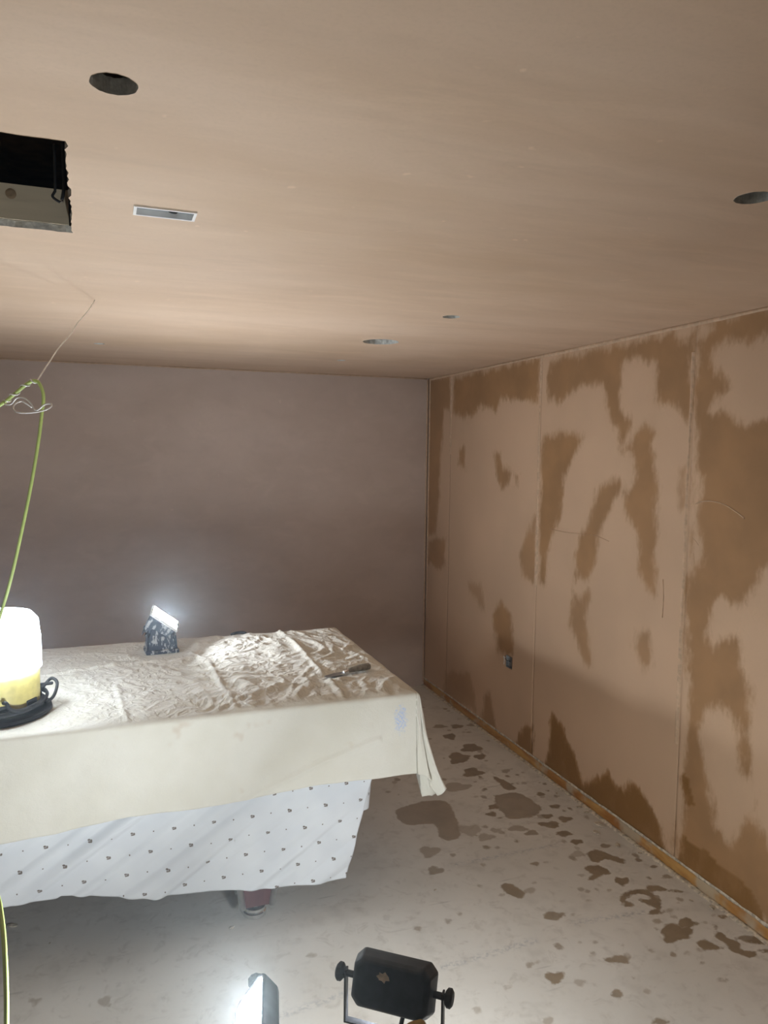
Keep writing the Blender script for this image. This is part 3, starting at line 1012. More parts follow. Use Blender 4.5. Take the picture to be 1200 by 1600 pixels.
def table_leg(x, y, sy):
    rot = math.radians(10)
    lx, ly = x - 0.05, y - 3.15
    top, bot = 0.372, 0.062
    wt_, wb_ = 0.098, 0.060

    def pan(name, mat, inset, out):
        bm = bmesh.new()
        a, b = wt_ - inset, wb_ - inset * 0.8
        c = [bm.verts.new(Vector((sx * q, s2 * q, z))) for z, q in ((top, a + out), (bot, b + out)) for sx, s2 in ((-1, -1), (1, -1), (1, 1), (-1, 1))]
        for f in ((0, 1, 2, 3), (7, 6, 5, 4), (0, 4, 5, 1), (1, 5, 6, 2), (2, 6, 7, 3), (3, 7, 4, 0)):
            bm.faces.new([c[i] for i in f])
        o = bm_obj(name, bm, mat, leg_parent if name != 'leg' else table)
        return o
    leg_parent = None
    leg = pan('leg', 'burgundy', 0.004, 0.0)
    leg.location = (lx, ly, 0)
    leg_parent = leg
    for sx, s2 in ((-1, -1), (1, -1), (1, 1), (-1, 1)):
        a = Vector((sx * (wt_ - 0.006), s2 * (wt_ - 0.006), top))
        b = Vector((sx * (wb_ - 0.005), s2 * (wb_ - 0.005), bot - 0.002))
        tube('corner_strip', [a, b], [0.015, 0.012], 'alu', leg, 12, 0)
    lathe('foot', [(0.022, bot + 0.001), (0.024, 0.040), (0.041, 0.036), (0.042, 0.026), (0.038, 0.022), (0.044, 0.018), (0.045, 0.004), (0.040, 0.0)][::-1], 'chrome', leg, 32)
    return leg


for (x, y, s) in ((0.505, 2.748, 1), (0.505, 3.54, -1), (-0.46, 2.748, 1), (-0.46, 3.54, -1)):
    table_leg(x, y, s)

# ---- white printed sheet hanging under the dust sheet
bot_px = [(-60, 1424), (0, 1418), (55, 1409), (88, 1405), (95, 1401), (140, 1400), (200, 1403), (240, 1401), (330, 1393), (430, 1389), (500, 1379), (540, 1371)]
YS = TYF + 0.030
bp = np.array([on(p, 1, YS + 0.035) for p in bot_px])
ZTOP = 0.74


def sheet_bottom(x):
    return np.interp(x, bp[:, 0], bp[:, 2])


edge_top = on((590, 1216), 1, YS)
edge_bot = on((540, 1371), 1, YS + 0.035)
NU, NV = 300, 110
vv, uv = [], []
for i in range(NU):
    s = i / (NU - 1)
    for j in range(NV):
        t = j / (NV - 1)
        # the right-hand border leans in towards the bottom
        xr_top = edge_top[0] + 0.020
        xr = xr_top + (edge_bot[0] - xr_top) * t ** 1.15
        x = TXL + 0.08 + (xr - (TXL + 0.08)) * s
        zb = float(sheet_bottom(x)) + 0.006 * mn.noise(Vector((x * 6, 0, 3)))
        z = ZTOP + (zb - ZTOP) * t
        # diagonal pulls running up to the right
        q = (-x * 0.60 + z * 0.9)
        amp = 0.010 * min(1, t * 1.5) * (0.35 + 0.65 * max(0, min(1, (0.9 - x) / 0.5)))
        f = mn.noise(Vector((q * 9.5, x * 0.9, 0.4))) + 0.55 * mn.noise(Vector((q * 21, x * 1.6, 7.4)))
        f = -abs(f) * 1.5 + 0.4
        y = YS + 0.035 * t + amp * 3.4 * min(f, 0.12) + 0.004 * mn.noise(Vector((x * 3, z * 3, 9)))
        vv.append((x, y, z))
        uv.append((x, z))
sheet = mesh_obj('printed_sheet', vv, grid_faces(NU, NV), 'print', None, True, uv)
sol = sheet.modifiers.new('thickness', 'SOLIDIFY')
sol.thickness = 0.0012
tag(sheet, 'white cotton sheet with small brown printed motifs hanging over table side', 'sheet')
vv, uv = [], []                      # the piece that turns the corner and runs along the table end
for i in range(60):
    s = i / 59
    for j in range(60):
        t = j / 59
        zb = 0.385 - 0.03 * s
        z = ZTOP + (zb - ZTOP) * t
        k = min(1.0, s / 0.15)
        x = edge_top[0] - 0.075 + 0.085 * math.sin(k * 1.57) - 0.02 * t
        y = YS + 0.016 + 0.020 * t + 0.035 * (1 - math.cos(k * 1.57)) + 0.9 * max(0.0, s - 0.15)
        vv.append((x, y, z))
        uv.append((x + 0.9 * s, z))
ret = mesh_obj('sheet_return', vv, grid_faces(60, 60), 'print', sheet, True, uv)

# ---- cream dust sheet
hem_px = [(-120, 1343), (0, 1320), (60, 1309), (88, 1304), (140, 1291), (201, 1278), (260, 1270), (310, 1265), (400, 1247), (475, 1232), (530, 1224), (589, 1217), (640, 1211)]
hem = np.array([on(p, 1, TYF) for p in hem_px])


def hem_drop(x):
    return TZ - float(np.interp(x, hem[:, 0], hem[:, 2]))


REST = [(-0.345, 2.84, 0.21), (0.230, 3.50, 0.11)]
trA, trB = on((508, 1058), 2, TZ + 0.006), on((577, 1043), 2, TZ + 0.012)
CREASE = [[on(p, 2, TZ)[:2] for p in c] for c in (
    [(255, 1003), (300, 1025), (326, 1040), (350, 1080), (376, 1120)], [(430, 986), (460, 1008), (490, 1042), (520, 1072), (541, 1098)],
    [(182, 1075), (190, 1105), (202, 1142)], [(70, 1057), (160, 1044), (230, 1038), (300, 1032)], [(560, 1005), (500, 1035), (470, 1060)],
    [(430, 1075), (480, 1070), (560, 1078)], [(310, 1120), (350, 1105), (420, 1080)], [(560, 1030), (610, 1040), (650, 1070)])]
CH = [0.010, 0.011, 0.006, 0.007, 0.006, 0.006, 0.006, 0.005]


def top_height(x, y):
    p = Vector((x, y, 0))
    w = Vector((mn.noise(p * 2.3), mn.noise(p * 2.3 + Vector((5, 1, 0))), 0)) * 0.16
    q = p + w
    h = 0.0
    for fr, am, o in ((3.6, 0.0085, 0.0), (7.5, 0.0070, 3.3), (15, 0.0052, 8.1), (31, 0.0028, 5.7)):
        h += am * (1 - 2.6 * abs(mn.noise(Vector((q.x * fr, q.y * fr * 0.8, o)))))
    k = 0.35 + 0.65 * max(0.0, min(1.0, (x + 0.25) / 0.7))
    h *= k
    for c, a in zip(CREASE, CH):
        best = 9.0
        for i in range(len(c) - 1):
            ax, ay = c[i]
            bx, by_ = c[i + 1]
            ex, ey = bx - ax, by_ - ay
            t = max(0, min(1, ((x - ax) * ex + (y - ay) * ey) / (ex * ex + ey * ey)))
            best = min(best, math.hypot(x - ax - ex * t, y - ay - ey * t))
        if best < 0.06:
            h += a * math.exp(-(best / 0.011) ** 2)
    for (rx, ry, rr) in REST:
        d = math.hypot(x - rx, y - ry)
        h *= max(0.0, min(1.0, (d - rr) / 0.05)) if d < rr + 0.05 else 1.0
    ex, ey = trB[0] - trA[0], trB[1] - trA[1]
    t = max(0, min(1, ((x - trA[0]) * ex + (y - trA[1]) * ey) / (ex * ex + ey * ey)))
    d = math.hypot(x - trA[0] - ex * t, y - trA[1] - ey * t)
    if d < 0.06:
        h *= max(0.0, min(1.0, (d - 0.02) / 0.04))
    # towards the edges the cloth is pulled flat
    e = min(TXR - x, y - TYF, TYB - y)
    h *= max(0.15, min(1.0, e / 0.06))
    return min(h, 0.022)


verts, faces, uvs = [], [], []


def add_patch(fn, nu, nv):
    base_i = len(verts)
    for i in range(nu):
        for j in range(nv):
            p, u = fn(i / (nu - 1), j / (nv - 1))
            verts.append(p)
            uvs.append(u)
    for f in grid_faces(nu, nv):
        faces.append(tuple(int(k) + base_i for k in f))


RND = 0.014


def edge_round(d):
    """drop distance d past the edge -> (outward offset, height) with a soft rounded shoulder."""
    if d < RND * 1.57:
        a = d / RND
        return RND * math.sin(a) - RND, -(RND - RND * math.cos(a))
    return 0.0, -(d - RND * 0.57)


NXT = 330
xs_top = np.linspace(TXL + 0.0, TXR - RND, NXT)


def p_top(s, t):
    x = TXL + (TXR - RND - TXL) * s
    y = TYF + RND + (TYB - RND - TYF - RND) * t
    return (x, y, TZ + top_height(x, y) * (1 if 0.0 < t < 1.0 else 0.4)), (x, y - TYF)


add_patch(p_top, NXT, 180)


def p_front(s, t):
    x = TXL + (TXR - RND - TXL) * s
    D = hem_drop(x) + 0.004 * mn.noise(Vector((x * 9, 0, 2)))
    d = D * t
    o, z = edge_round(d)
    h0 = top_height(x, TYF + RND) * 0.4 * (1 - min(1, d / 0.03))
    wav = (0.006 * mn.noise(Vector((x * 2.2, d * 2, 1.0))) + 0.0035 * mn.noise(Vector((x * 6 + d * 7, d * 5, 4.0)))
           + 0.002 * mn.noise(Vector((x * 14 + d * 3, d * 13, 6.0)))) * min(1, d / 0.08)
    # a soft fold running up from the hem to the right
    g = (d - (D - 0.03)) + (x - 0.55) * 0.30
    wav -= 0.006 * math.exp(-(g / 0.010) ** 2) * (1 if 0.35 < x < 0.95 else 0)
    y = TYF - o + 0.010 * (d / D) - abs(wav) * 0.3 + wav
    y = TYF + RND - (o + RND) + wav - 0.012 * t * t
    return (x, y, TZ + z + h0), (x, -d)


add_patch(p_front, NXT, 60)


def p_back(s, t):
    x = TXL + (TXR - RND - TXL) * s
    d = 0.20 * t
    o, z = edge_round(d)
    h0 = top_height(x, TYB - RND) * 0.4 * (1 - min(1, d / 0.03))
    return (x, TYB - RND + (o + RND), TZ + z + h0), (x, TYB - TYF + d)


add_patch(p_back, NXT, 16)


def p_right(s, t):
    y = TYF + RND + (TYB - RND - TYF - RND) * s
    d = (0.30 + 0.125 * max(0.0, 1 - s / 0.13) ** 1.2) * t
    o, z = edge_round(d)
    h0 = top_height(TXR - RND, y) * (0.4 if s in (0.0, 1.0) else 1.0) * (1 - min(1, d / 0.03))
    wv = 0.010 * mn.noise(Vector((y * 4, d * 2, 3))) * min(1, d / 0.1) * (0 if s == 0 else 1)
    return (TXR - RND + (o + RND) + wv + 0.02 * t * t, y, TZ + z + h0), (TXR + d, y - TYF)


add_patch(p_right, 110, 40)

# corner: the loose square of cloth hangs from the corner in folds; path in plan, per unit of drop
CP = catmull([(0.0, -0.035, 0), (0.040, -0.075, 0), (0.095, -0.110, 0), (0.140, -0.105, 0), (0.118, -0.020, 0), (0.150, -0.010, 0), (0.205, -0.085, 0), (0.245, -0.130, 0),
              (0.262, -0.110, 0), (0.235, -0.035, 0), (0.165, 0.02, 0), (0.105, 0.01, 0), (0.065, 0.0, 0)], 6)


def p_corner(s, t):
    th = s * math.pi / 2
    Lf, Lr = hem_drop(TXR - RND), 0.425
    L = min(Lf / max(1e-6, math.cos(th)), Lr / max(1e-6, math.sin(th)))
    L = min(L, 0.430 - 0.045 * math.exp(-((s - 0.62) / 0.16) ** 2))
    r = L * t
    k = s * (len(CP) - 1)
    i = min(int(k), len(CP) - 2)
    c = CP[i].lerp(CP[i + 1], k - i)
    f = r * 0.62 * (0.85 + 0.45 * t * (r / 0.3))
    o, z = edge_round(r)
    cx = TXR - RND + math.sin(th) * (o + RND)
    cy = TYF + RND - math.cos(th) * (o + RND)
    h0 = top_height(TXR - RND, TYF + RND) * 0.4 * (1 - min(1, r / 0.03))
    ss = 1 if 0 < s < 1 else 0
    wob = 0.006 * mn.noise(Vector((s * 7, r * 9, 2))) * min(1, r / 0.1) * ss
    k2 = min(1, r / 0.03)
    horiz = math.hypot(c.x, c.y) * 0.55
    zz = TZ + z * math.cos(math.atan(horiz)) + h0
    # ends of the patch meet the straight drops
    e0 = -0.012 * (r / max(Lf, 1e-6)) ** 2 * (1 - s)
    e1 = 0.02 * (r / Lr) ** 2 * s
    dxs = c.x * f * k2 * (1 if s < 1 else 0)
    dys = c.y * f * k2 * (1 if s > 0 else 0)
    return (cx + dxs + wob + e1, cy + dys + e0 + wob, zz), (TXR + r * math.sin(th), -r * math.cos(th))


add_patch(p_corner, 90, 50)


def p_corner_b(s, t):
    th = s * math.pi / 2
    r = t * (0.30 * (1 - s) + 0.20 * s)
    o, z = edge_round(r)
    q = 0.35 * math.sin(2 * th) * r
    h0 = top_height(TXR - RND, TYB - RND) * 0.4 * (1 - min(1, r / 0.03))
    return ((TXR - RND + math.cos(th) * (o + RND) + q * 0.7 + 0.02 * t * t * (1 - s), TYB - RND + math.sin(th) * (o + RND) + q * 0.7, TZ + z + h0),
            (TXR + r, TYB - TYF + r))


add_patch(p_corner_b, 30, 30)
dust = mesh_obj('dust_sheet', verts, faces, 'cream', None, True, uvs)
bm = bmesh.new()
bm.from_mesh(dust.data)
bmesh.ops.remove_doubles(bm, verts=bm.verts, dist=0.0012)
bmesh.ops.recalc_face_normals(bm, faces=bm.faces)
bm.to_mesh(dust.data)
bm.free()
sol = dust.modifiers.new('thickness', 'SOLIDIFY')
sol.thickness = 0.0014
sol.offset = -1
tag(dust, 'crumpled cream cotton dust sheet draped over the pool table', 'dust sheet')

# ------------------------------------------------------------------ lantern work light
LXC, LYC = -0.358, 2.835
lan = tag(empty('work_lantern', (LXC, LYC, TZ + 0.002)), 'glowing white drum work lantern with yellow base on the dust sheet', 'work light')
lathe('foot_ring', [(0.120, 0.0), (0.160, 0.0), (0.168, 0.006), (0.166, 0.016), (0.152, 0.022), (0.120, 0.024)], 'black_rubber', lan, 64)
lathe('base_body', [(0.100, 0.022), (0.128, 0.024), (0.130, 0.040), (0.130, 0.142), (0.127, 0.150), (0.105, 0.152)], 'yellow', lan, 64)
lathe('diffuser', [(0.100, 0.1525), (0.138, 0.158), (0.137, 0.260), (0.130, 0.322), (0.110, 0.346), (0.020, 0.355)], 'glow_lantern', lan, 28, ang=70)
for k in range(8):
    a = 2 * math.pi * k / 8 + 0.2
    b = bmesh.new()
    add_box(b, (0.1285, -0.024, 0.030), (0.1335, 0.024, 0.062), 0.002)
    o = bm_obj('cord_cleat', b, 'black_rubber', lan)
    o.rotation_euler = (0, 0, a)
coil = []
for i in range(150):
    a = i / 150 * 2 * math.pi * 3.1 + 0.5
    rr = 0.146 + 0.010 * math.sin(a * 0.73 + 1) + 0.006 * math.sin(a * 2.3)
    coil.append((rr * math.cos(a), rr * math.sin(a), 0.034 + 0.010 * (i / 150) + 0.006 * math.sin(a * 1.7)))
coil.append((0.165, 0.05, 0.075))
tube('coiled_cord', coil, 0.0058, 'black_rubber', lan, 8, 2)
tube('cord_end', [(0.130, 0.06, 0.055), (0.160, 0.075, 0.085), (0.182, 0.045, 0.075), (0.172, 0.010, 0.040), (0.150, -0.04, 0.035)], 0.0058, 'black_rubber', lan)
kk = [(0.03, -0.135, 0.075), (0.04, -0.150, 0.078), (0.05, -0.150, 0.058), (0.075, -0.140, 0.045), (0.11, -0.110, 0.042)]
tube('cord_hook', kk, 0.0062, 'black_rubber', lan)

def taper_box(name, w0, d0, w1, d1, z0, z1, mat, parent, bev=0.006):
    bm = bmesh.new()
    c = [bm.verts.new((sx * w, sy * d, z)) for z, w, d in ((z0, w0, d0), (z1, w1, d1)) for sx, sy in ((-1, -1), (1, -1), (1, 1), (-1, 1))]
    for f in ((3, 2, 1, 0), (4, 5, 6, 7), (0, 1, 5, 4), (1, 2, 6, 5), (2, 3, 7, 6), (3, 0, 4, 7)):
        bm.faces.new([c[i] for i in f])
    if bev:
        bmesh.ops.bevel(bm, geom=list(bm.edges), offset=bev, segments=2, affect='EDGES', profile=0.5)
    return auto_smooth(bm_obj(name, bm, mat, parent), 40)


# ------------------------------------------------------------------ little floodlight standing on the table
fl = tag(empty('small_floodlight', (0.222, 3.50, TZ + 0.001), math.radians(4)), 'small plaster-splashed floodlight facing the ceiling on the dust sheet', 'floodlight')
bm = bmesh.new()
add_box(bm, (-0.072, -0.055, 0.0), (0.072, -0.033, 0.018), 0.004)
add_box(bm, (-0.072, 0.033, 0.0), (0.072, 0.055, 0.018), 0.004)
add_box(bm, (-0.072, -0.034, 0.002), (-0.054, 0.034, 0.014), 0.002)
add_box(bm, (0.054, -0.034, 0.002), (0.072, 0.034, 0.014), 0.002)
bm_obj('stand_base', bm, 'splashed', fl)
for sx in (-1, 1):
    bm = bmesh.new()
    v = [bm.verts.new(p) for p in [(sx * 0.066, -0.048, 0.012), (sx * 0.066, 0.048, 0.012), (sx * 0.060, 0.014, 0.118), (sx * 0.060, -0.014, 0.118)]]
    bm.faces.new(v)
    r_ = bmesh.ops.extrude_face_region(bm, geom=list(bm.faces))
    bmesh.ops.translate(bm, verts=[e for e in r_['geom'] if isinstance(e, bmesh.types.BMVert)], vec=(-sx * 0.004, 0, 0))
    bm_obj('bracket', bm, 'splashed', fl)
    k = lathe('knob', [(0.006, 0.0), (0.015, 0.002), (0.016, 0.010), (0.012, 0.014)], 'black_rubber', fl, 20)
    k.location = (sx * 0.062, 0, 0.108)
    k.rotation_euler = (0, sx * math.radians(90), 0)
taper_box('stand_body', 0.064, 0.044, 0.046, 0.028, 0.004, 0.112, 'splashed', fl, 0.005)
hd = empty('head', (0.0, 0.0, 0.128))
hd.parent = fl
hd.rotation_euler = (math.radians(15), math.radians(37), math.radians(-4))


taper_box('housing', 0.046, 0.034, 0.066, 0.046, -0.060, 0.028, 'splashed', hd)
for k in range(6):
    box('cooling_fin', (-0.040 + k * 0.0155, -0.030, -0.082), (-0.0375 + k * 0.0155, 0.030, -0.066), 'splashed', hd)
bm = bmesh.new()
for lo, hi in (((-0.071, -0.050, 0.024), (0.071, -0.042, 0.034)), ((-0.071, 0.042, 0.024), (0.071, 0.050, 0.034)),
               ((-0.071, -0.042, 0.024), (-0.063, 0.042, 0.034)), ((0.063, -0.042, 0.024), (0.071, 0.042, 0.034))):
    add_box(bm, lo, hi)
bm_obj('bezel', bm, 'white_plastic', hd)
box('lens', (-0.063, -0.042, 0.029), (0.063, 0.042, 0.033), 'glow_table', hd)

# ------------------------------------------------------------------ filling knife
ang = math.atan2(trB[1] - trA[1], trB[0] - trA[0])
LEN = float(np.linalg.norm((trB - trA)[:2]))
kn = tag(empty('filling_knife', (trA[0], trA[1], TZ + 0.0045), ang), 'plasterer\'s filling knife with worn grey handle lying on the dust sheet', 'knife')
bl = 0.46 * LEN
bm = bmesh.new()
out = [(0.0, -0.010), (0.004, 0.012), (bl * 0.55, 0.019), (bl * 0.95, 0.010), (bl * 0.95, -0.010), (bl * 0.5, -0.018)]
lo_ = [bm.verts.new((x, y, 0.0015)) for x, y in out]
hi_ = [bm.verts.new((x, y, 0.0028)) for x, y in out]
bm.faces.new(lo_[::-1])
bm.faces.new(hi_)
for i in range(len(out)):
    bm.faces.new([lo_[i], lo_[(i + 1) % len(out)], hi_[(i + 1) % len(out)], hi_[i]])
b_ = bm_obj('blade', bm, 'steel', kn)
b_.rotation_euler = (0, math.radians(-2.5), 0)


def sweep_x(name, prof, mat, parent, seg=24):
    vv, ff = [], []
    for (x, ry, rz, zc) in prof:
        for k in range(seg):
            a = 2 * math.pi * k / seg
            vv.append((x, ry * math.cos(a), zc + rz * math.sin(a)))
    for i in range(len(prof) - 1):
        for k in range(seg):
            k2 = (k + 1) % seg
            ff.append((i * seg + k, i * seg + k2, (i + 1) * seg + k2, (i + 1) * seg + k))
    ff.append(tuple(range(seg))[::-1])
    ff.append(tuple(range((len(prof) - 1) * seg, len(prof) * seg)))
    return auto_smooth(mesh_obj(name, vv, ff, mat, parent), 45)


sweep_x('ferrule', [(bl * 0.88, 0.008, 0.004, 0.008), (bl * 0.92, 0.010, 0.007, 0.009), (bl * 1.06, 0.011, 0.009, 0.010), (bl * 1.10, 0.010, 0.009, 0.010)], 'chrome', kn)
sweep_x('handle', [(bl * 1.08, 0.010, 0.008, 0.011), (bl * 1.2, 0.013, 0.010, 0.012), (bl * 1.5, 0.015, 0.012, 0.013), (LEN * 0.9, 0.018, 0.014, 0.014),
                   (LEN * 0.98, 0.017, 0.0135, 0.014), (LEN, 0.012, 0.010, 0.014)], 'knife_handle', kn)

# dark scrap lying at the far edge
sc_ = on((371, 989), 2, TZ + 0.012)
vv = []
scr = tube('dark_offcut', [(sc_[0] - 0.035, sc_[1] - 0.02, TZ + 0.010), (sc_[0] - 0.01, sc_[1] - 0.015, TZ + 0.016), (sc_[0] + 0.02, sc_[1] - 0.02, TZ + 0.018), (sc_[0] + 0.04, sc_[1] - 0.025, TZ + 0.012)],
           0.007, 'black_rubber', None)
tag(scr, 'small dark offcut lying at the far edge of the dust sheet', 'offcut')

# ------------------------------------------------------------------ twin-head floodlight on its stand
RH = EYE + ray((615, 1538)) * 1.60
LH = EYE + ray((398, 1596)) * 1.60
stand_xy = np.array([(RH[0] + LH[0]) / 2 + 0.02, (RH[1] + LH[1]) / 2 - 0.02])
tw = tag(empty('twin_floodlight', (stand_xy[0], stand_xy[1], 0)), 'black twin-head floodlight on a yellow stand in front of the covered table', 'floodlight')
BARZ = RH[2] - 0.118


def local(p):
    return (p[0] - stand_xy[0], p[1] - stand_xy[1], p[2])


lathe('pole', [(0.016, 0.16), (0.016, BARZ - 0.01), (0.012, BARZ - 0.004)], 'yellow_stand', tw, 20)
lathe('collar', [(0.026, 0.15), (0.028, 0.155), (0.028, 0.215), (0.022, 0.225)], 'black_rubber', tw, 24)
for k in range(3):
    a = math.radians(100 + 120 * k)
    d = Vector((math.cos(a), math.sin(a), 0))
    leg = tube('leg', [d * 0.024 + Vector((0, 0, 0.205)), d * 0.20 + Vector((0, 0, 0.012))], 0.010, 'yellow_stand', tw, 10, 0)
    sp_ = tube('rubber_foot', [d * 0.188 + Vector((0, 0, 0.0245)), d * 0.207 + Vector((0, 0, 0.0125))], 0.0125, 'black_rubber', leg, 10, 0)
a0, a1 = local((LH[0], LH[1], BARZ)), local((RH[0], RH[1], BARZ))
ctr = Vector(((a0[0] + a1[0]) / 2, (a0[1] + a1[1]) / 2, BARZ))
dirx = (Vector(a1) - Vector(a0)).normalized()
tube('crossbar', [Vector(a0) - dirx * 0.03, Vector(a1) + dirx * 0.03], 0.011, 'yellow_stand', tw, 12, 0)
hb = EYE + ray((652, 1601)) * 1.53


def flood_head(center, face_yaw, tilt, mat, cable_to):
    """head whose glass looks along face_yaw (clockwise from +y), tilted up by tilt."""
    root = empty('flood_head', local(center))
    root.parent = tw
    root.rotation_euler = (0, 0, -face_yaw)
    body = empty('lamp_body')
    body.parent = root
    body.rotation_euler = (tilt, 0, 0)
    hw, hh = 0.088, 0.052
    cut = 0.016

    def octo(w, h, c, y):
        return [(-w + c, y, -h), (w - c, y, -h), (w, y, -h + c), (w, y, h - c), (w - c, y, h), (-w + c, y, h), (-w, y, h - c), (-w, y, -h + c)]
    rings = [octo(hw * 0.86, hh * 0.80, cut, -0.034), octo(hw * 0.95, hh * 0.93, cut, -0.026), octo(hw, hh, cut, -0.004), octo(hw * 1.03, hh * 1.04, cut, 0.010), octo(hw * 1.03, hh * 1.04, cut, 0.018),
             octo(hw * 0.93, hh * 0.91, cut * 0.8, 0.018), octo(hw * 0.93, hh * 0.91, cut * 0.8, 0.010)]
    vv = [p for r in rings for p in r]
    ff = [tuple(range(8))]
    for i in range(len(rings) - 1):
        for k in range(8):
            ff.append((i * 8 + k, (i + 1) * 8 + k, (i + 1) * 8 + (k + 1) % 8, i * 8 + (k + 1) % 8))
    ff.append(tuple(range((len(rings) - 1) * 8, len(rings) * 8))[::-1])
    hs = mesh_obj('housing', vv, ff, 'black_paint', root)
    bv = hs.modifiers.new('soft', 'BEVEL')
    bv.width = 0.004
    bv.segments = 2
    bv.limit_method = 'ANGLE'
    bv.angle_limit = math.radians(25)
    hs.rotation_euler = (tilt, 0, 0)
    auto_smooth(hs, 30)
    ln = mesh_obj('lens', octo(hw * 0.92, hh * 0.90, cut * 0.8, 0.0145), [tuple(range(8))[::-1]], mat, root)
    ln.rotation_euler = (tilt, 0, 0)
    bpy.data.objects.remove(body)
    # yoke
    ax = hw + 0.020
    zb = BARZ - center[2]
    bm = bmesh.new()
    add_box(bm, (-ax - 0.002, -0.008, zb + 0.012), (-ax + 0.002, 0.008, 0.010))
    add_box(bm, (ax - 0.002, -0.008, zb + 0.012), (ax + 0.002, 0.008, 0.010))
    add_box(bm, (-ax - 0.002, -0.008, zb + 0.009), (ax + 0.002, 0.008, zb + 0.013))
    bm_obj('yoke', bm, 'black_paint', root)
    for sx in (-1, 1):
        pr = [(0.007, -0.020), (0.007, 0.004), (0.013, 0.005), (0.0185, 0.009), (0.019, 0.017), (0.014, 0.021)]
        kb = lathe('knob', pr, 'black_rubber', root, 10, ang=25)
        kb.location = (sx * ax, 0, 0)
        kb.rotation_euler = (0, sx * math.radians(90), 0)
    lathe('yoke_bolt', [(0.007, zb + 0.011), (0.012, zb + 0.0135), (0.012, zb + 0.020), (0.008, zb + 0.022)], 'steel', root, 12)
    if cable_to:
        tube('power_cord', [(0.028, -0.020, -0.050), (0.022, -0.036, -0.078), (0.0, -0.050, -0.105), (-0.03, -0.050, -0.15), (-0.05, -0.04, -0.26)], 0.0048, 'black_rubber', root)
        vv = [(0.0, 0, 0.0)] + [(0.0125 * (1 + 0.25 * math.sin(3 * k)) * math.cos(k * 0.45), 0, 0.0085 * (1 + 0.3 * math.cos(2.3 * k)) * math.sin(k * 0.45)) for k in range(14)]
        sp2 = mesh_obj('plaster_splat', vv, [(0, k, k + 1) for k in range(1, 14)] + [(0, 14, 1)], 'plaster_white', root)
        sp2.location = (-0.012, -0.0345, 0.036)
        sp2.rotation_euler = (tilt, 0, 0)
        sol2 = sp2.modifiers.new('thickness', 'SOLIDIFY')
        sol2.thickness = 0.001
        sol2.offset = 0
    return root


flood_head(RH, math.radians(39), math.radians(-20), 'glow_right', True)
flood_head(LH, math.radians(-78), math.radians(36), 'glow_left', False)
# yellow carrying handle standing up from the crossbar
hl = local(hb)
tube('carry_handle', [(hl[0] - 0.045, hl[1] + 0.045, BARZ), (hl[0] - 0.020, hl[1] + 0.008, hl[2] - 0.012), (hl[0], hl[1], hl[2]), (hl[0] + 0.014, hl[1] + 0.004, hl[2] - 0.010), (hl[0] + 0.030, hl[1] + 0.035, BARZ)], 0.008, 'yellow_stand', tw, 10)

# ------------------------------------------------------------------ green cable and its suspension wire
A_ = lambda px, d: tuple(EYE + ray(px) * d)
gc = [(-1.75, 3.0, HZ - 0.004), (-1.60, 2.95, 2.10), (-1.15, 2.75, 1.86), A_((-260, 700), 2.25), A_((-120, 690), 2.18), A_((-50, 665), 2.1), A_((0, 633), 2.05), A_((20, 618), 2.05), A_((42, 600), 2.05), A_((55, 595), 2.05), A_((63, 602), 2.05), A_((68, 620), 2.05),
      A_((65, 650), 2.05), A_((60, 690), 2.05), A_((50, 750), 2.05), A_((36, 820), 2.05), A_((18, 900), 2.05), A_((0, 962), 2.05), A_((-40, 1080), 1.95), A_((-70, 1200), 1.8),
      A_((-40, 1320), 1.62), A_((-8, 1390), 1.5), A_((2, 1430), 1.45), A_((8, 1500), 1.4), A_((10, 1600), 1.38), A_((5, 1750), 1.40)]
last = np.array(gc[-1])
gc += [(last[0] - 0.02, last[1] + 0.05, 0.32), (last[0] - 0.05, last[1] + 0.12, 0.06), (last[0] - 0.12, last[1] + 0.22, 0.0055), (last[0] - 0.5, last[1] + 0.25, 0.0055)]
green = tube('extension_cable', gc, 0.0046, 'green_cable', None, 10, 8)
tag(green, 'bright yellow-green cable slung from a wire in front of table', 'cable')

wtop = on((148, 469), 2, HZ)
wp = [tuple(wtop + np.array([0, 0, 0.012])), tuple(wtop)]
jn = np.array(A_((57, 594), 2.05))
for k in range(1, 6):
    t = k / 6
    p = np.array(wtop) * (1 - t) + jn * t
    wp.append(tuple(p + np.array([0.004 * math.sin(k * 2.4), 0, 0.004 * math.cos(k * 1.7)])))
# twisted round the cable
path = catmull([A_((57, 594), 2.05), A_((42, 600), 2.05), A_((20, 618), 2.05), A_((6, 630), 2.05)], 12)
for i, p in enumerate(path):
    a = i / len(path) * 2 * math.pi * 4.0
    t = (path[min(i + 1, len(path) - 1)] - path[max(i - 1, 0)]).normalized()
    n1 = t.cross(Vector((0, 0, 1))).normalized()
    n2 = t.cross(n1)
    wp.append(tuple(p + (n1 * math.cos(a) + n2 * math.sin(a)) * 0.0066))
for px, d in [((10, 632), 2.03), ((18, 631), 2.02), ((26, 622), 2.01), ((38, 622), 2.0), ((48, 630), 2.0), ((54, 640), 2.0), ((60, 640), 1.99), ((70, 632), 1.98), ((80, 631), 1.97), ((79, 636), 1.96), ((66, 642), 1.95),
              ((45, 645), 1.96), ((27, 644), 1.97), ((21, 638), 1.98), ((24, 631), 1.99), ((33, 627), 2.0), ((40, 630), 2.0), ((50, 637), 2.01)]:
    wp.append(A_(px, d))
wire = tube('suspension_wire', wp, 0.0019, 'wire', None, 6, 5)
tag(wire, 'thin grey wire hanging from ceiling and twisted around the green cable', 'wire')

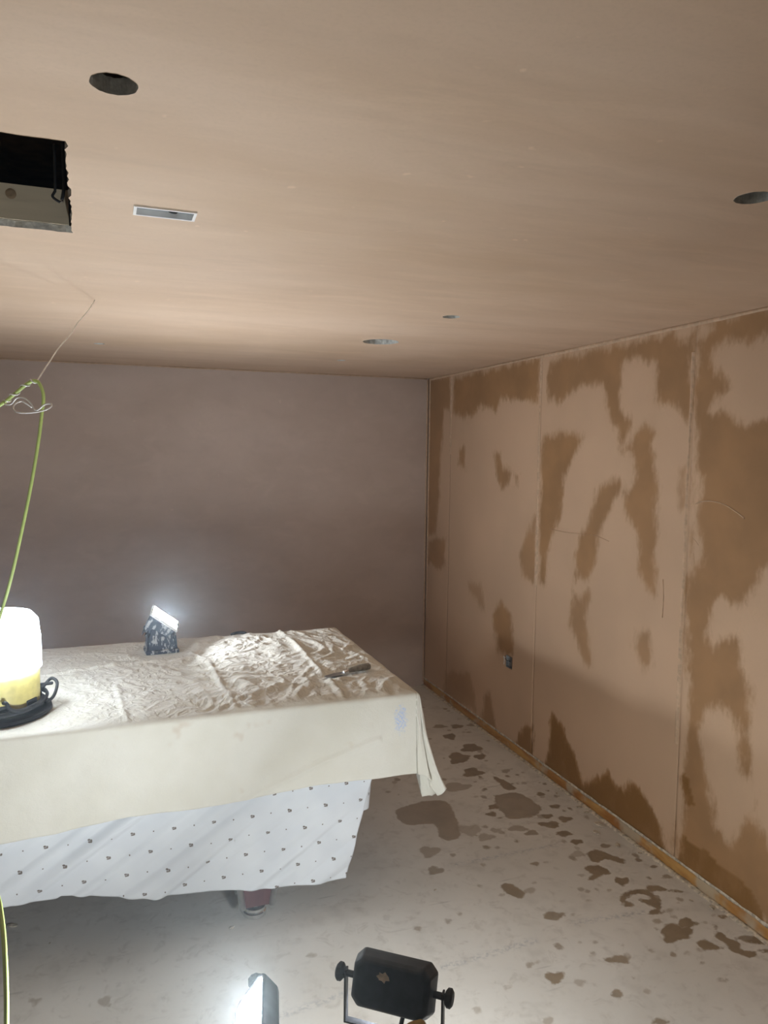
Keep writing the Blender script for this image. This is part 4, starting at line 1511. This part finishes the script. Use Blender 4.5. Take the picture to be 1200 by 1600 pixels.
# ------------------------------------------------------------------ socket back box in the right wall
so = tag(empty('socket_box', (WX, SOCK_Y, SOCK_Z)), 'empty metal socket back box with loose wires in the damp wall', 'socket box')
bm = bmesh.new()
s = 0.0365
for lo, hi in (((0.0, -s, -s), (0.0135, -s + 0.003, s)), ((0.0, s - 0.003, -s), (0.0135, s, s)), ((0.0, -s, -s), (0.0135, s, -s + 0.003)), ((0.0, -s, s - 0.003), (0.0135, s, s)),
               ((0.0125, -s, -s), (0.0138, s, s))):
    add_box(bm, [lo[0] - 0.003, lo[1], lo[2]], hi)
bm_obj('back_box', bm, 'steel', so)
tube('loose_wire', [(0.012, 0.022, 0.0), (-0.010, 0.024, 0.016), (-0.022, 0.030, 0.030), (-0.014, 0.034, 0.006), (-0.02, 0.028, -0.020)], 0.0022, 'white_plastic', so)
tube('loose_wire', [(0.012, 0.005, 0.0), (-0.012, 0.012, 0.01), (-0.016, 0.018, 0.024)], 0.0022, 'black_rubber', so)
box('fixing_lug', (0.001, -0.032, -0.034), (0.004, -0.022, -0.020), 'black_rubber', so)

# ------------------------------------------------------------------ crumbs and chips on the floor
CH_SPOTS = [((20, 1447), 0.020), ((362, 1450), 0.012), ((1143, 1411), 0.016), ((937, 1290), 0.026), ((932, 1302), 0.020), ((965, 1322), 0.020), ((1003, 1333), 0.010), ((744, 1306), 0.008),
            ((905, 1262), 0.016), ((917, 1270), 0.014), ((78, 1474), 0.006), ((870, 1240), 0.010), ((1080, 1408), 0.010), ((680, 1391), 0.008)]
for i, (px, r) in enumerate(CH_SPOTS):
    rng = random.Random(i)
    c = on(px, 2, 0.0)
    c[0] = min(c[0], WX - 0.045)
    bm = bmesh.new()
    bmesh.ops.create_icosphere(bm, subdivisions=2, radius=1.0)
    for v in bm.verts:
        k = 1 + 0.28 * mn.noise(v.co * 2.1 + Vector((i * 3.7, 0, 0)))
        v.co = Vector((v.co.x * r * k * rng.uniform(0.95, 1.05), v.co.y * r * 0.55 * k, max(0.0, (v.co.z * 0.30 + 0.28) * r * 0.7 * k)))
    o = bm_obj('plaster_chip', bm, 'plaster_white')
    o.location = c
    o.rotation_euler = (0, 0, rng.uniform(0, 3.1))
    near_wall = px[0] > 850
    tag(o, 'pale plaster crumb on the concrete along the damp wall' if near_wall else 'pale plaster chip on the open concrete floor', 'plaster chip',
        'plaster crumbs along the damp wall' if near_wall else 'plaster chips on the open floor')
